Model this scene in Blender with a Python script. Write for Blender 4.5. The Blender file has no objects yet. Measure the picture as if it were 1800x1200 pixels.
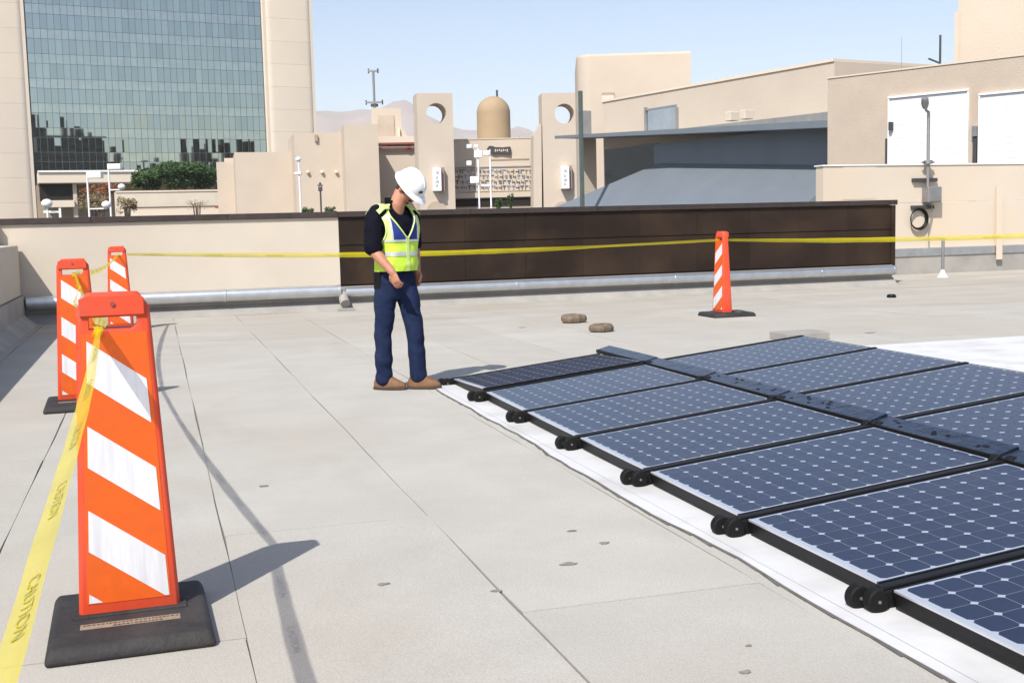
import bpy, bmesh, math, random
from mathutils import Vector, Matrix
random.seed(7)
R = math.radians
scene = bpy.context.scene
COL = scene.collection

# ------------------------------------------------------------------ camera
YAW, PITCH, ROLL, F, H = 0.29260, 0.10182, -0.02454, 2067.0, 1.45
_fw = Vector((math.sin(YAW)*math.cos(PITCH), math.cos(YAW)*math.cos(PITCH), -math.sin(PITCH)))
_r = Vector((math.cos(YAW), -math.sin(YAW), 0)); _u = _r.cross(_fw)
_rr = math.cos(ROLL)*_r + math.sin(ROLL)*_u
_uu = -math.sin(ROLL)*_r + math.cos(ROLL)*_u
CAM = Vector((0, 0, H))
cd = bpy.data.cameras.new('camera'); cam = bpy.data.objects.new('camera', cd); COL.objects.link(cam)
cd.sensor_width = 36; cd.sensor_fit = 'HORIZONTAL'; cd.lens = F/1800*36
cd.clip_start = 0.05; cd.clip_end = 60000
cam.matrix_world = Matrix(((_rr.x, _uu.x, -_fw.x, 0), (_rr.y, _uu.y, -_fw.y, 0), (_rr.z, _uu.z, -_fw.z, H), (0, 0, 0, 1)))
scene.camera = cam

# ------------------------------------------------------------------ sky, sun, exposure
SUN_FROM = Vector((-0.71, -0.85, 1.22)).normalized()
EL = math.asin(SUN_FROM.z)
world = bpy.data.worlds.new('World'); scene.world = world; world.use_nodes = True
wn = world.node_tree.nodes; wl = world.node_tree.links
bg = wn['Background']; sky = wn.new('ShaderNodeTexSky'); sky.sky_type = 'NISHITA'
sky.sun_disc = False; sky.sun_elevation = EL; sky.sun_rotation = math.atan2(SUN_FROM.x, SUN_FROM.y)
sky.altitude = 1200; sky.air_density = 1.0; sky.dust_density = 3.2; sky.ozone_density = 1.2
bg.inputs[1].default_value = 0.11
wl.new(sky.outputs[0], bg.inputs[0])
sd = bpy.data.lights.new('sun', 'SUN'); sun = bpy.data.objects.new('sun', sd); COL.objects.link(sun)
sd.energy = 3.85; sd.angle = R(0.53); sd.color = (1.0, 0.955, 0.88)
sun.rotation_euler = (-SUN_FROM).to_track_quat('-Z', 'Y').to_euler(); sun.location = (-20, -20, 40)
scene.cycles.volume_bounces = 2
scene.view_settings.view_transform = 'Standard'; scene.view_settings.look = 'None'
scene.view_settings.exposure = 0.63; scene.view_settings.gamma = 1.0

# ------------------------------------------------------------------ pixel -> place
def ray(x, y): return _fw + _rr*((x-900)/F) - _uu*((y-600)/F)
def gz(x, y, z=0.0): d = ray(x, y); return CAM + d*((z-H)/d.z)
def gy(x, y, Y): d = ray(x, y); return CAM + d*(Y/d.y)
def at(x, y, D): d = ray(x, y); return CAM + d*(D/math.hypot(d.x, d.y))

# ------------------------------------------------------------------ materials
MATS = {}
def mat(name, color, rough=0.8, metal=0.0, var=0.12, scale=3.0, bump=0.0, bscale=60.0, coat=0.0, coat_rough=0.05, spec=0.5, trans=0.0, clear=0.0, rnd=0.0, tint=None, tscale=0.6, world_co=False, stretch=None, detail=4):
    m = bpy.data.materials.new(name); m.use_nodes = True
    n = m.node_tree.nodes; l = m.node_tree.links; b = n['Principled BSDF']
    b.inputs['Roughness'].default_value = rough; b.inputs['Metallic'].default_value = metal
    b.inputs['Coat Weight'].default_value = coat; b.inputs['Coat Roughness'].default_value = coat_rough
    b.inputs['Specular IOR Level'].default_value = spec
    if coat: b.inputs['Coat IOR'].default_value = 1.33
    if world_co: co = n.new('ShaderNodeNewGeometry').outputs['Position']
    else: co = n.new('ShaderNodeTexCoord').outputs['Object']
    if stretch:
        mp = n.new('ShaderNodeMapping'); mp.inputs['Scale'].default_value = stretch; l.new(co, mp.inputs[0]); co2 = mp.outputs[0]
    else: co2 = co
    nz = n.new('ShaderNodeTexNoise'); nz.inputs['Scale'].default_value = scale; nz.inputs['Detail'].default_value = detail; nz.inputs['Roughness'].default_value = 0.6
    l.new(co2, nz.inputs['Vector'])
    mr = n.new('ShaderNodeMapRange'); mr.inputs[1].default_value = 0.25; mr.inputs[2].default_value = 0.75
    mr.inputs[3].default_value = 1-var; mr.inputs[4].default_value = 1+var; l.new(nz.outputs[0], mr.inputs[0])
    mul = n.new('ShaderNodeMix'); mul.data_type = 'RGBA'; mul.blend_type = 'MULTIPLY'; mul.inputs[0].default_value = 1
    mul.inputs[6].default_value = (*color, 1); l.new(mr.outputs[0], mul.inputs[7]); out = mul.outputs[2]
    if rnd:
        oi = n.new('ShaderNodeObjectInfo'); m2 = n.new('ShaderNodeMapRange'); m2.inputs[3].default_value = 1-rnd; m2.inputs[4].default_value = 1+rnd
        l.new(oi.outputs['Random'], m2.inputs[0]); x2 = n.new('ShaderNodeMix'); x2.data_type = 'RGBA'; x2.blend_type = 'MULTIPLY'; x2.inputs[0].default_value = 1
        l.new(out, x2.inputs[6]); l.new(m2.outputs[0], x2.inputs[7]); out = x2.outputs[2]
    if tint:
        t = n.new('ShaderNodeTexNoise'); t.inputs['Scale'].default_value = tscale; t.inputs['Detail'].default_value = 6; l.new(co2, t.inputs['Vector'])
        tr = n.new('ShaderNodeMapRange'); tr.inputs[1].default_value = 0.48; tr.inputs[2].default_value = 0.72; l.new(t.outputs[0], tr.inputs[0])
        x3 = n.new('ShaderNodeMix'); x3.data_type = 'RGBA'; l.new(tr.outputs[0], x3.inputs[0]); l.new(out, x3.inputs[6]); x3.inputs[7].default_value = (*tint, 1); out = x3.outputs[2]
    l.new(out, b.inputs['Base Color'])
    if bump:
        bn = n.new('ShaderNodeTexNoise'); bn.inputs['Scale'].default_value = bscale; bn.inputs['Detail'].default_value = 3; l.new(co2, bn.inputs['Vector'])
        bp = n.new('ShaderNodeBump'); bp.inputs['Strength'].default_value = bump; bp.inputs['Distance'].default_value = 0.02; l.new(bn.outputs[0], bp.inputs['Height']); l.new(bp.outputs[0], b.inputs['Normal'])
    if trans:
        tl = n.new('ShaderNodeBsdfTranslucent'); l.new(out, tl.inputs[0]); mx = n.new('ShaderNodeMixShader'); mx.inputs[0].default_value = trans
        l.new(b.outputs[0], mx.inputs[1]); l.new(tl.outputs[0], mx.inputs[2]); l.new(mx.outputs[0], n['Material Output'].inputs[0])
        if clear:
            tp = n.new('ShaderNodeBsdfTransparent'); m4 = n.new('ShaderNodeMixShader'); m4.inputs[0].default_value = clear
            l.new(mx.outputs[0], m4.inputs[1]); l.new(tp.outputs[0], m4.inputs[2]); l.new(m4.outputs[0], n['Material Output'].inputs[0])
    MATS[name] = m
    return m

def roof_material():
    m = mat('roof_granules', (0.435, 0.415, 0.378), 0.95, var=0.08, scale=1.3, bump=0.25, bscale=220, rnd=0.035, tint=(0.41, 0.375, 0.325), tscale=0.35, world_co=True, spec=0.2)
    n = m.node_tree.nodes; l = m.node_tree.links; b = n['Principled BSDF']
    src = b.inputs['Base Color'].links[0].from_socket
    g = n.new('ShaderNodeNewGeometry')
    # scattered small dark scuffs, longer across the roof than along it
    mp = n.new('ShaderNodeMapping'); mp.inputs['Scale'].default_value = (1.0, 0.55, 1); mp.inputs['Rotation'].default_value = (0, 0, 0.5); l.new(g.outputs['Position'], mp.inputs[0])
    s = n.new('ShaderNodeTexNoise'); s.inputs['Scale'].default_value = 4.6; s.inputs['Detail'].default_value = 5; s.inputs['Roughness'].default_value = 0.55; l.new(mp.outputs[0], s.inputs['Vector'])
    r = n.new('ShaderNodeMapRange'); r.inputs[1].default_value = 0.735; r.inputs[2].default_value = 0.80; r.inputs[4].default_value = 0.5; l.new(s.outputs[0], r.inputs[0])
    x = n.new('ShaderNodeMix'); x.data_type = 'RGBA'; l.new(r.outputs[0], x.inputs[0]); l.new(src, x.inputs[6]); x.inputs[7].default_value = (0.22, 0.20, 0.18, 1)
    st = n.new('ShaderNodeTexNoise'); st.inputs['Scale'].default_value = 0.8; st.inputs['Detail'].default_value = 7; st.inputs['Roughness'].default_value = 0.62; st.inputs['Distortion'].default_value = 0.6; l.new(mp.outputs[0], st.inputs['Vector'])
    sr = n.new('ShaderNodeMapRange'); sr.inputs[1].default_value = 0.54; sr.inputs[2].default_value = 0.70; sr.inputs[4].default_value = 0.42; l.new(st.outputs[0], sr.inputs[0])
    xs_ = n.new('ShaderNodeMix'); xs_.data_type = 'RGBA'; l.new(sr.outputs[0], xs_.inputs[0]); l.new(x.outputs[2], xs_.inputs[6]); xs_.inputs[7].default_value = (0.36, 0.325, 0.28, 1); x = xs_
    # brown silt washed against the back parapet
    sp_ = n.new('ShaderNodeSeparateXYZ'); l.new(g.outputs['Position'], sp_.inputs[0])
    yr = n.new('ShaderNodeMapRange'); yr.inputs[1].default_value = 13.0; yr.inputs[2].default_value = 19.5; yr.inputs[4].default_value = 0.75; l.new(sp_.outputs[1], yr.inputs[0])
    sn = n.new('ShaderNodeTexNoise'); sn.inputs['Scale'].default_value = 0.9; sn.inputs['Detail'].default_value = 6; mp2 = n.new('ShaderNodeMapping'); mp2.inputs['Scale'].default_value = (0.5, 1.8, 1); l.new(g.outputs['Position'], mp2.inputs[0]); l.new(mp2.outputs[0], sn.inputs['Vector'])
    sm_ = n.new('ShaderNodeMapRange'); sm_.inputs[1].default_value = 0.35; sm_.inputs[2].default_value = 0.65; l.new(sn.outputs[0], sm_.inputs[0])
    mm = n.new('ShaderNodeMath'); mm.operation = 'MULTIPLY'; l.new(yr.outputs[0], mm.inputs[0]); l.new(sm_.outputs[0], mm.inputs[1])
    xd = n.new('ShaderNodeMix'); xd.data_type = 'RGBA'; l.new(mm.outputs[0], xd.inputs[0]); l.new(x.outputs[2], xd.inputs[6]); xd.inputs[7].default_value = (0.37, 0.325, 0.26, 1); x = xd
    # fine mineral speckle
    v = n.new('ShaderNodeTexNoise'); v.inputs['Scale'].default_value = 130; v.inputs['Detail'].default_value = 1; l.new(g.outputs['Position'], v.inputs['Vector'])
    vr = n.new('ShaderNodeMapRange'); vr.inputs[1].default_value = 0.3; vr.inputs[2].default_value = 0.7; vr.inputs[3].default_value = 0.91; vr.inputs[4].default_value = 1.08; l.new(v.outputs[0], vr.inputs[0])
    y = n.new('ShaderNodeMix'); y.data_type = 'RGBA'; y.blend_type = 'MULTIPLY'; y.inputs[0].default_value = 1; l.new(x.outputs[2], y.inputs[6]); l.new(vr.outputs[0], y.inputs[7])
    l.new(y.outputs[2], b.inputs['Base Color'])
    return m
roof_material()
mat('roof_underlay', (0.17, 0.16, 0.15), 0.95, var=0.2)
mat('white_membrane', (0.61, 0.61, 0.615), 0.6, var=0.06, scale=1.5, bump=0.25, bscale=7, tint=(0.50, 0.49, 0.475), tscale=2.4, world_co=True)
mat('flake_grey', (0.22, 0.20, 0.18), 0.9, var=0.3, scale=30)
mat('shadow_dirt', (0.12, 0.11, 0.10), 0.85, var=0.3, scale=12)  # dark tone painted for shadow and dirt beside the white membrane
mat('cream_stucco', (0.60, 0.53, 0.44), 0.92, var=0.05, scale=0.9, bump=0.35, bscale=90, tint=(0.56, 0.49, 0.41), tscale=0.5, world_co=True, spec=0.2)
mat('buff_stucco', (0.61, 0.53, 0.435), 0.92, var=0.04, scale=0.8, bump=0.3, bscale=80, tint=(0.65, 0.53, 0.40), tscale=0.5, world_co=True, spec=0.2)
mat('tan_stucco', (0.48, 0.40, 0.325), 0.95, var=0.06, scale=1.2, bump=0.6, bscale=30, tint=(0.42, 0.335, 0.26), tscale=0.4, world_co=True, spec=0.2)
mat('sand_stucco', (0.55, 0.47, 0.385), 0.95, var=0.05, scale=0.4, bump=0.5, bscale=12, tint=(0.52, 0.44, 0.36), tscale=0.12, world_co=True, spec=0.2)
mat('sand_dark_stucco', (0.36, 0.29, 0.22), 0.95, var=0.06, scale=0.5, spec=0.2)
mat('precast_concrete', (0.67, 0.58, 0.47), 0.9, var=0.03, scale=0.25, tint=(0.62, 0.54, 0.45), tscale=0.08, world_co=True, rnd=0.02, spec=0.2)
mat('brown_cladding', (0.024, 0.0145, 0.010), 0.6, var=0.35, scale=1.2, bump=0.05, bscale=8, rnd=0.16, tint=(0.046, 0.028, 0.017), tscale=1.1, spec=0.2)
mat('brown_coping', (0.036, 0.025, 0.023), 0.6, var=0.35, scale=7, bump=0.2, bscale=25, rnd=0.1)
mat('galvanized', (0.58, 0.60, 0.62), 0.38, 0.85, var=0.12, scale=6, bump=0.05, bscale=12)
mat('grey_flashing', (0.30, 0.285, 0.265), 0.8, 0.0, var=0.15, scale=2.5, tint=(0.38, 0.355, 0.32), tscale=1.1, world_co=True)
mat('orange_plastic', (0.70, 0.074, 0.026), 0.5, var=0.10, scale=9, bump=0.03, spec=0.4, tint=(0.60, 0.085, 0.045), tscale=5)
mat('orange_sheeting', (0.70, 0.105, 0.004), 0.45, var=0.08, scale=20, tint=(0.62, 0.10, 0.012), tscale=6)
mat('white_sheeting', (0.70, 0.70, 0.74), 0.4, var=0.09, scale=14, stretch=(9, 1, 0.6), tint=(0.60, 0.60, 0.63), tscale=3)
mat('black_rubber', (0.022, 0.021, 0.022), 0.75, var=0.35, scale=9, bump=0.25, bscale=45, tint=(0.045, 0.040, 0.038), tscale=6)
mat('label_tan', (0.27, 0.21, 0.155), 0.7, var=0.15, scale=30)
mat('label_ink', (0.07, 0.05, 0.04), 0.7)
mat('tape_yellow', (0.82, 0.69, 0.012), 0.35, var=0.12, scale=5, trans=0.38, bump=0.12, bscale=14, clear=0.34)
mat('tape_ink', (0.46, 0.40, 0.03), 0.5, var=0.3, scale=40)
mat('panel_black', (0.006, 0.006, 0.007), 0.5, spec=0.25, var=0.3, scale=8)
mat('panel_silver', (0.72, 0.72, 0.74), 0.35, 0.6, var=0.06)
mat('cell_blue', (0.0075, 0.0145, 0.046), 0.35, var=0.18, scale=1.5, coat=0.52, coat_rough=0.03, rnd=0.10, spec=0.15, tint=(0.015, 0.020, 0.042), tscale=0.8)
mat('backsheet', (0.34, 0.38, 0.46), 0.5, var=0.05, spec=0.15, coat=0.52, coat_rough=0.03)
mat('deflector_blue', (0.028, 0.040, 0.07), 0.25, 0.5, var=0.35, scale=14, bump=0.25, bscale=16, detail=2)
mat('foot_black', (0.008, 0.008, 0.008), 0.7, var=0.3, scale=20, spec=0.2)
mat('rock', (0.16, 0.12, 0.085), 0.95, var=0.35, scale=14, bump=0.6, bscale=40)
mat('glass_vision', (0.45, 0.475, 0.43), 0.012, 1.0, var=0.03, scale=0.4, bump=0.004, bscale=0.35, rnd=0.08, world_co=False)
mat('glass_spandrel', (0.52, 0.525, 0.465), 0.02, 1.0, var=0.10, scale=0.55, bump=0.004, bscale=0.35)
mat('mullion_dark', (0.10, 0.125, 0.13), 0.5, 0.3, var=0.1)
mat('dark_glass', (0.010, 0.016, 0.020), 0.08, 0.0, var=0.2, scale=0.5, spec=0.5)
mat('pale_glass', (0.55, 0.58, 0.60), 0.04, 1.0, var=0.1, scale=1.5)
mat('grey_metal', (0.165, 0.190, 0.218), 0.55, 0.1, var=0.06, scale=0.8, stretch=(1, 1, 0.3))
mat('grey_fascia', (0.26, 0.26, 0.255), 0.7, 0.1, var=0.15, scale=1.5)
mat('dome_tan', (0.37, 0.27, 0.165), 0.75, var=0.05, scale=0.8)
mat('white_paint', (0.80, 0.80, 0.80), 0.5, var=0.04, scale=3)
mat('door_white', (0.72, 0.73, 0.75), 0.45, var=0.03, scale=2)
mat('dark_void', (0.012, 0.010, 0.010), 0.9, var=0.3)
mat('dark_green_pole', (0.09, 0.12, 0.11), 0.55, 0.2, var=0.15)
mat('dark_steel', (0.07, 0.07, 0.075), 0.6, 0.4, var=0.2)
mat('grey_steel', (0.30, 0.30, 0.30), 0.5, 0.6, var=0.15)
mat('rust_red', (0.25, 0.065, 0.04), 0.8, var=0.2)
mat('sign_dark', (0.05, 0.04, 0.045), 0.6, var=0.3, scale=6)
mat('sign_pale', (0.50, 0.48, 0.45), 0.6)
mat('banner_white', (0.80, 0.80, 0.82), 0.7, var=0.03)
mat('banner_ink', (0.42, 0.42, 0.46), 0.7)
mat('banner_side', (0.30, 0.20, 0.165), 0.8)
mat('glyph_dark', (0.12, 0.12, 0.13), 0.8, var=0.4, scale=1.2)
mat('glyph_rust', (0.33, 0.20, 0.12), 0.8, var=0.3)
mat('glyph_blue', (0.19, 0.24, 0.30), 0.8, var=0.3)
mat('leaf_green', (0.05, 0.10, 0.024), 0.6, var=0.5, scale=1.4, trans=0.25)
mat('leaf_dry', (0.24, 0.18, 0.09), 0.7, var=0.4, scale=2, trans=0.2)
mat('leaf_red', (0.24, 0.09, 0.03), 0.7, var=0.4, scale=2, trans=0.2)
mat('bark', (0.11, 0.085, 0.065), 0.95, var=0.3, scale=6)
mat('street', (0.12, 0.115, 0.11), 0.95, var=0.2, scale=0.08, tint=(0.30, 0.25, 0.20), tscale=0.012, world_co=True)
mat('hill_rock', (0.25, 0.17, 0.125), 0.98, var=0.25, scale=0.004, detail=8, tint=(0.32, 0.235, 0.18), tscale=0.002, world_co=True)
mat('far_office', (0.10, 0.095, 0.09), 0.85, var=0.15, scale=0.2)
mat('far_window', (0.03, 0.035, 0.04), 0.2, var=0.2)
mat('skin', (0.47, 0.21, 0.13), 0.55, var=0.10, scale=16, bump=0.05, bscale=120)
mat('hair_dark', (0.045, 0.032, 0.026), 0.8, var=0.4, scale=60, bump=0.5, bscale=150)
mat('helmet_white', (0.83, 0.83, 0.84), 0.28, var=0.02, coat=0.4, coat_rough=0.1)
mat('navy_cloth', (0.0045, 0.0048, 0.011), 0.9, spec=0.15, var=0.2, scale=10, bump=0.25, bscale=22)
mat('denim', (0.010, 0.018, 0.054), 0.9, spec=0.2, var=0.30, scale=7, bump=0.35, bscale=16, tint=(0.017, 0.028, 0.065), tscale=4)
mat('lime_mesh', (0.60, 0.86, 0.06), 0.65, var=0.12, scale=14, bump=0.4, bscale=18)
mat('lime_pale', (0.66, 0.82, 0.26), 0.6, var=0.08, scale=14)
mat('vest_blue', (0.014, 0.035, 0.22), 0.7, var=0.2, scale=10, bump=0.3, bscale=20)
mat('reflective_silver', (0.62, 0.66, 0.62), 0.4, 0.25, var=0.08, scale=20)
mat('boot_leather', (0.19, 0.092, 0.04), 0.65, var=0.2, scale=14, bump=0.15, bscale=30)
mat('sole_dark', (0.055, 0.038, 0.028), 0.85, var=0.2)

# ------------------------------------------------------------------ mesh builder
class MB:
    def __init__(s): s.v = []; s.f = []
    def add(s, vs, fs):
        o = len(s.v); s.v += [Vector(p) for p in vs]; s.f += [tuple(i+o for i in f) for f in fs]; return s
    def box(s, x0, x1, y0, y1, z0, z1):
        return s.obox(Vector(((x0+x1)/2, (y0+y1)/2, (z0+z1)/2)), Vector(((x1-x0)/2, 0, 0)), Vector((0, (y1-y0)/2, 0)), Vector((0, 0, (z1-z0)/2)))
    def obox(s, c, a, b, d):
        c = Vector(c); a = Vector(a); b = Vector(b); d = Vector(d)
        vs = [c+i*a+j*b+k*d for i, j, k in ((-1,-1,-1),(1,-1,-1),(1,1,-1),(-1,1,-1),(-1,-1,1),(1,-1,1),(1,1,1),(-1,1,1))]
        return s.add(vs, [(0,3,2,1),(4,5,6,7),(0,1,5,4),(1,2,6,5),(2,3,7,6),(3,0,4,7)])
    def loft(s, rings, cap=True):
        n = len(rings[0]); o = len(s.v)
        for r in rings: s.v += [Vector(p) for p in r]
        for k in range(len(rings)-1):
            for i in range(n):
                j = (i+1) % n; a = o+k*n; b = a+n
                s.f.append((a+i, a+j, b+j, b+i))
        if cap:
            s.f.append(tuple(o+i for i in reversed(range(n)))); e = o+(len(rings)-1)*n; s.f.append(tuple(e+i for i in range(n)))
        return s
    def tube(s, pts, r, seg=10, closed=False):
        pts = [Vector(p) for p in pts]; rr = r if isinstance(r, (list, tuple)) else [r]*len(pts)
        rings = []; ref = None
        for i, p in enumerate(pts):
            t = (pts[min(i+1, len(pts)-1)]-pts[max(i-1, 0)]).normalized()
            if ref is None: ref = Vector((0, 0, 1)) if abs(t.z) < .9 else Vector((1, 0, 0))
            a = (ref - t*ref.dot(t)).normalized(); b = t.cross(a); ref = a
            rings.append([p + (a*math.cos(2*math.pi*k/seg)+b*math.sin(2*math.pi*k/seg))*rr[i] for k in range(seg)])
        return s.loft(rings)
    def ellipsoid(s, c, a, b, d, nu=20, nv=12):
        c = Vector(c); a = Vector(a); b = Vector(b); d = Vector(d); rings = []
        for j in range(1, nv):
            ph = -math.pi/2+math.pi*j/nv
            rings.append([c+a*math.cos(ph)*math.cos(2*math.pi*i/nu)+b*math.cos(ph)*math.sin(2*math.pi*i/nu)+d*math.sin(ph) for i in range(nu)])
        o = len(s.v); s.loft(rings, False); s.v += [c-d, c+d]; p = len(s.v)
        for i in range(nu):
            j = (i+1) % nu; s.f.append((p-2, o+j, o+i)); e = o+(nv-2)*nu; s.f.append((p-1, e+i, e+j))
        return s
    def prism(s, poly, z0, z1):
        n = len(poly); vs = [(x, y, z0) for x, y in poly]+[(x, y, z1) for x, y in poly]
        return s.add(vs, [tuple(reversed(range(n))), tuple(range(n, 2*n))]+[(i, (i+1) % n, n+(i+1) % n, n+i) for i in range(n)])
    def lathe(s, c, prof, seg=24):
        c = Vector(c); return s.loft([[c+Vector((r*math.cos(2*math.pi*k/seg), r*math.sin(2*math.pi*k/seg), z)) for k in range(seg)] for r, z in prof])

ORG = {}
def make_mesh(name, mb, mats, org=Vector((0, 0, 0)), bevel=0, segs=2, smooth=False, angle=35, mi=None, fix=True):
    me = bpy.data.meshes.new(name); me.from_pydata([p-org for p in mb.v], [], mb.f)
    for m in (mats if isinstance(mats, (list, tuple)) else [mats]): me.materials.append(MATS[m])
    if mi: me.polygons.foreach_set('material_index', mi)
    if fix or bevel:
        bm = bmesh.new(); bm.from_mesh(me)
        if fix: bmesh.ops.recalc_face_normals(bm, faces=bm.faces)
        if bevel: bmesh.ops.bevel(bm, geom=bm.edges[:], offset=bevel, segments=segs, affect='EDGES', profile=0.5, clamp_overlap=True)
        bm.to_mesh(me); bm.free()
    if smooth: me.shade_smooth(); me.set_sharp_from_angle(angle=R(angle))
    me.update(); return me
def link(name, data, parent=None):
    o = bpy.data.objects.new(name, data); COL.objects.link(o)
    if parent: o.parent = parent
    return o
def tag(o, label, cat, group=None):
    o['label'] = label; o['category'] = cat
    if group: o['group'] = group
    return o
def thing(name, label, cat, loc=(0, 0, 0), group=None, rotz=0):
    o = link(name, None); o.location = loc; o.rotation_euler = (0, 0, rotz); ORG[o.name] = Vector(loc); o.empty_display_size = .1
    return tag(o, label, cat, group)
def part(name, mb, m, parent, **k):                # mb in world coordinates
    org = ORG[parent.name]; o = link(name, make_mesh(name, mb, m, org, **k), parent); ORG[o.name] = org; return o
def lpart(name, mb, m, parent, **k):               # mb in the thing's own coordinates
    o = link(name, make_mesh(name, mb, m, **k), parent); return o
def struct(name, mb, m, **k):
    o = link(name, make_mesh(name, mb, m, **k)); o['kind'] = 'structure'; ORG[o.name] = Vector((0, 0, 0)); return o
def solo(name, mb, m, label, cat, group=None, loc=None, **k):
    org = Vector(loc) if loc else Vector((0, 0, 0))
    o = link(name, make_mesh(name, mb, m, org, **k)); o.location = org; return tag(o, label, cat, group)
def evaluated(o):
    dg = bpy.context.evaluated_depsgraph_get(); return bpy.data.meshes.new_from_object(o.evaluated_get(dg))
def copy_tree(o, parent=None):
    c = o.copy(); COL.objects.link(c); c.parent = parent
    for ch in list(o.children): copy_tree(ch, c)
    return c
def remesh_part(name, mb, m, parent, voxel=.012, smooth=4, disp=None):
    o = link(name, make_mesh(name, mb, m))
    md = o.modifiers.new('r', 'REMESH'); md.mode = 'VOXEL'; md.voxel_size = voxel
    sm = o.modifiers.new('s', 'SMOOTH'); sm.iterations = smooth; sm.factor = .5
    me = evaluated(o); o.modifiers.clear(); o.data = me
    if not me.materials: me.materials.append(MATS[m])
    if disp:
        for v in me.vertices: v.co += disp(v.co, v.normal)
    me.shade_smooth(); o.parent = parent; return o

# ------------------------------------------------------------------ ground, hills
ZG = -9.0
g = MB(); g.add([(-30000, -30000, ZG), (30000, -30000, ZG), (30000, 30000, ZG), (-30000, 30000, ZG)], [(0, 1, 2, 3)])
struct('ground', g, 'street')
def hills():
    m = MB(); n = 160; rows = 9; rng = random.Random(3)
    ph = [(rng.uniform(0, 6.28), rng.uniform(.6, 1.4)) for _ in range(8)]
    for j in range(rows):
        for i in range(n+1):
            a = YAW-0.75+1.5*i/n; D = 7000+j*260
            px = 900+F*math.tan(a-YAW)
            SK = [(-900, 250), (-200, 250), (300, 228), (470, 214), (560, 206), (640, 203), (700, 194), (735, 197), (800, 228), (830, 231), (920, 241), (1000, 262), (1200, 300), (2700, 315)]
            for (xa, ya), (xb, yb) in zip(SK, SK[1:]):
                if xa <= px <= xb: ys = ya+(yb-ya)*(px-xa)/(xb-xa); break
            else: ys = 315
            hor = 389+.0245*(900-px)
            ridge = (hor-ys)/F*8300/math.cos(a-YAW)*(1+.02*math.sin(a*43+ph[1][0])+.014*math.sin(a*97+ph[2][0])+.01*math.sin(a*190))+10
            f = math.sin(math.pi*.5*min(1, j/5)) if j <= 5 else 1-.2*(j-5)
            z = ZG-2+ridge*f*(1 if j in (0, 5) else 1+.12*math.sin(a*60+j*2))
            m.v.append(Vector((D*math.sin(a), D*math.cos(a), z)))
    for j in range(rows-1):
        for i in range(n):
            a = j*(n+1)+i; m.f.append((a, a+1, a+n+2, a+n+1))
    struct('hills', m, 'hill_rock', smooth=True, angle=60)
hills()

# ------------------------------------------------------------------ roof of our building
WY = 20.30          # inner face of the back parapet
PX = -2.05          # inner face of the left parapet
RY = 23.40          # inner face of the cream wall on the right
XE = 14.05          # right end of the brown wall
XR = 27.0
base = struct('roof', MB().prism([(PX-.3, -7), (XR, -7), (XR, RY+.3), (XE, RY+.3), (XE, WY+.3), (PX-.3, WY+.3)], ZG-.5, -0.006), 'roof_underlay')
rng = random.Random(11)
def sheet(x0, x1, y0, y1):
    m = MB(); n = max(2, int((y1-y0)/.35)); z = rng.uniform(-.0012, .0012)
    p1, p2 = rng.uniform(0, 6), rng.uniform(0, 6)
    jl = [max(.0005, .004+.004*math.sin(i*.55+p1)+rng.uniform(-.003, .003)) for i in range(n+1)]; jr = [max(.0005, .003+.003*math.sin(i*.8+p2)+rng.uniform(-.002, .002)) for i in range(n+1)]
    ja = rng.uniform(.003, .007)
    top = []
    for i in range(n+1):
        y = y0+ja+(y1-y0-2*ja)*i/n; lift = rng.uniform(0, .003)
        top.append(((x0+jl[i], y, z), (x0+.06, y, z+.001), (x1-.06, y, z+.001+lift*.3), (x1-jr[i], y, z+lift)))
    for t in top: m.v += [Vector(p) for p in t]
    for t in top: m.v += [Vector((t[0][0], t[0][1], -.007)), Vector((t[3][0], t[3][1], -.007))]
    o = 4*(n+1)
    for i in range(n):
        for k in range(3): m.f.append((4*i+k, 4*i+k+1, 4*i+k+5, 4*i+k+4))
        m.f.append((4*i, 4*i+4, o+2*i+2, o+2*i)); m.f.append((4*i+3, o+2*i+1, o+2*i+3, 4*i+7))
    m.f.append((0, o, o+1, 3, 2, 1)); e = 4*n; m.f.append((e, e+1, e+2, e+3, o+2*n+1, o+2*n))
    q = link('roof_sheet', make_mesh('roof_sheet', m, 'roof_granules', smooth=True, angle=30), base)
SX = 0.242; SW = 0.992
KNOWN = {-1: 4.06, 0: 5.52, 1: 3.97, -2: 7.9}
for k in range(-3, 28):
    x0 = SX+SW*k; x1 = x0+SW
    x0c = max(x0, PX); x1c = min(x1, XR-.2)
    if x1c-x0c < .05: continue
    ymax = WY if x0 < XE-.3 else RY
    y = KNOWN.get(k, rng.uniform(0, 9))
    while y > -7: y -= 10.05
    y = max(y, -6.9) if y > -6.9 else -6.9
    cuts = [-6.9]; c0 = KNOWN.get(k, rng.uniform(1, 9.5)); cc = c0-20
    while cc < ymax-.25:
        if cc > -6.7: cuts.append(cc)
        cc += 10.05
    cuts.append(ymax)
    for a, b in zip(cuts, cuts[1:]): sheet(x0c, x1c, a, b)

# white membrane under the array
wm = MB(); xs = [2.27, 3.3, 4.6, 6.0, 9.0, 14.0]
poly = []
rg = random.Random(5)
yy = -5.0
while yy < 10.1: poly.append((2.285+.016*math.sin(yy*1.9)+.010*math.sin(yy*4.3+1)+rg.uniform(-.006, .006)+(.02 if yy > 8 else 0), yy)); yy += .2
poly += [(2.36, 10.12), (3.3, 10.25), (5.0, 11.06), (9.5, 11.08), (14.0, 11.05), (14.0, -5.0)]
wm.prism(poly, .0045, .0095)
wo = struct('white_membrane', wm, 'white_membrane')
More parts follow.
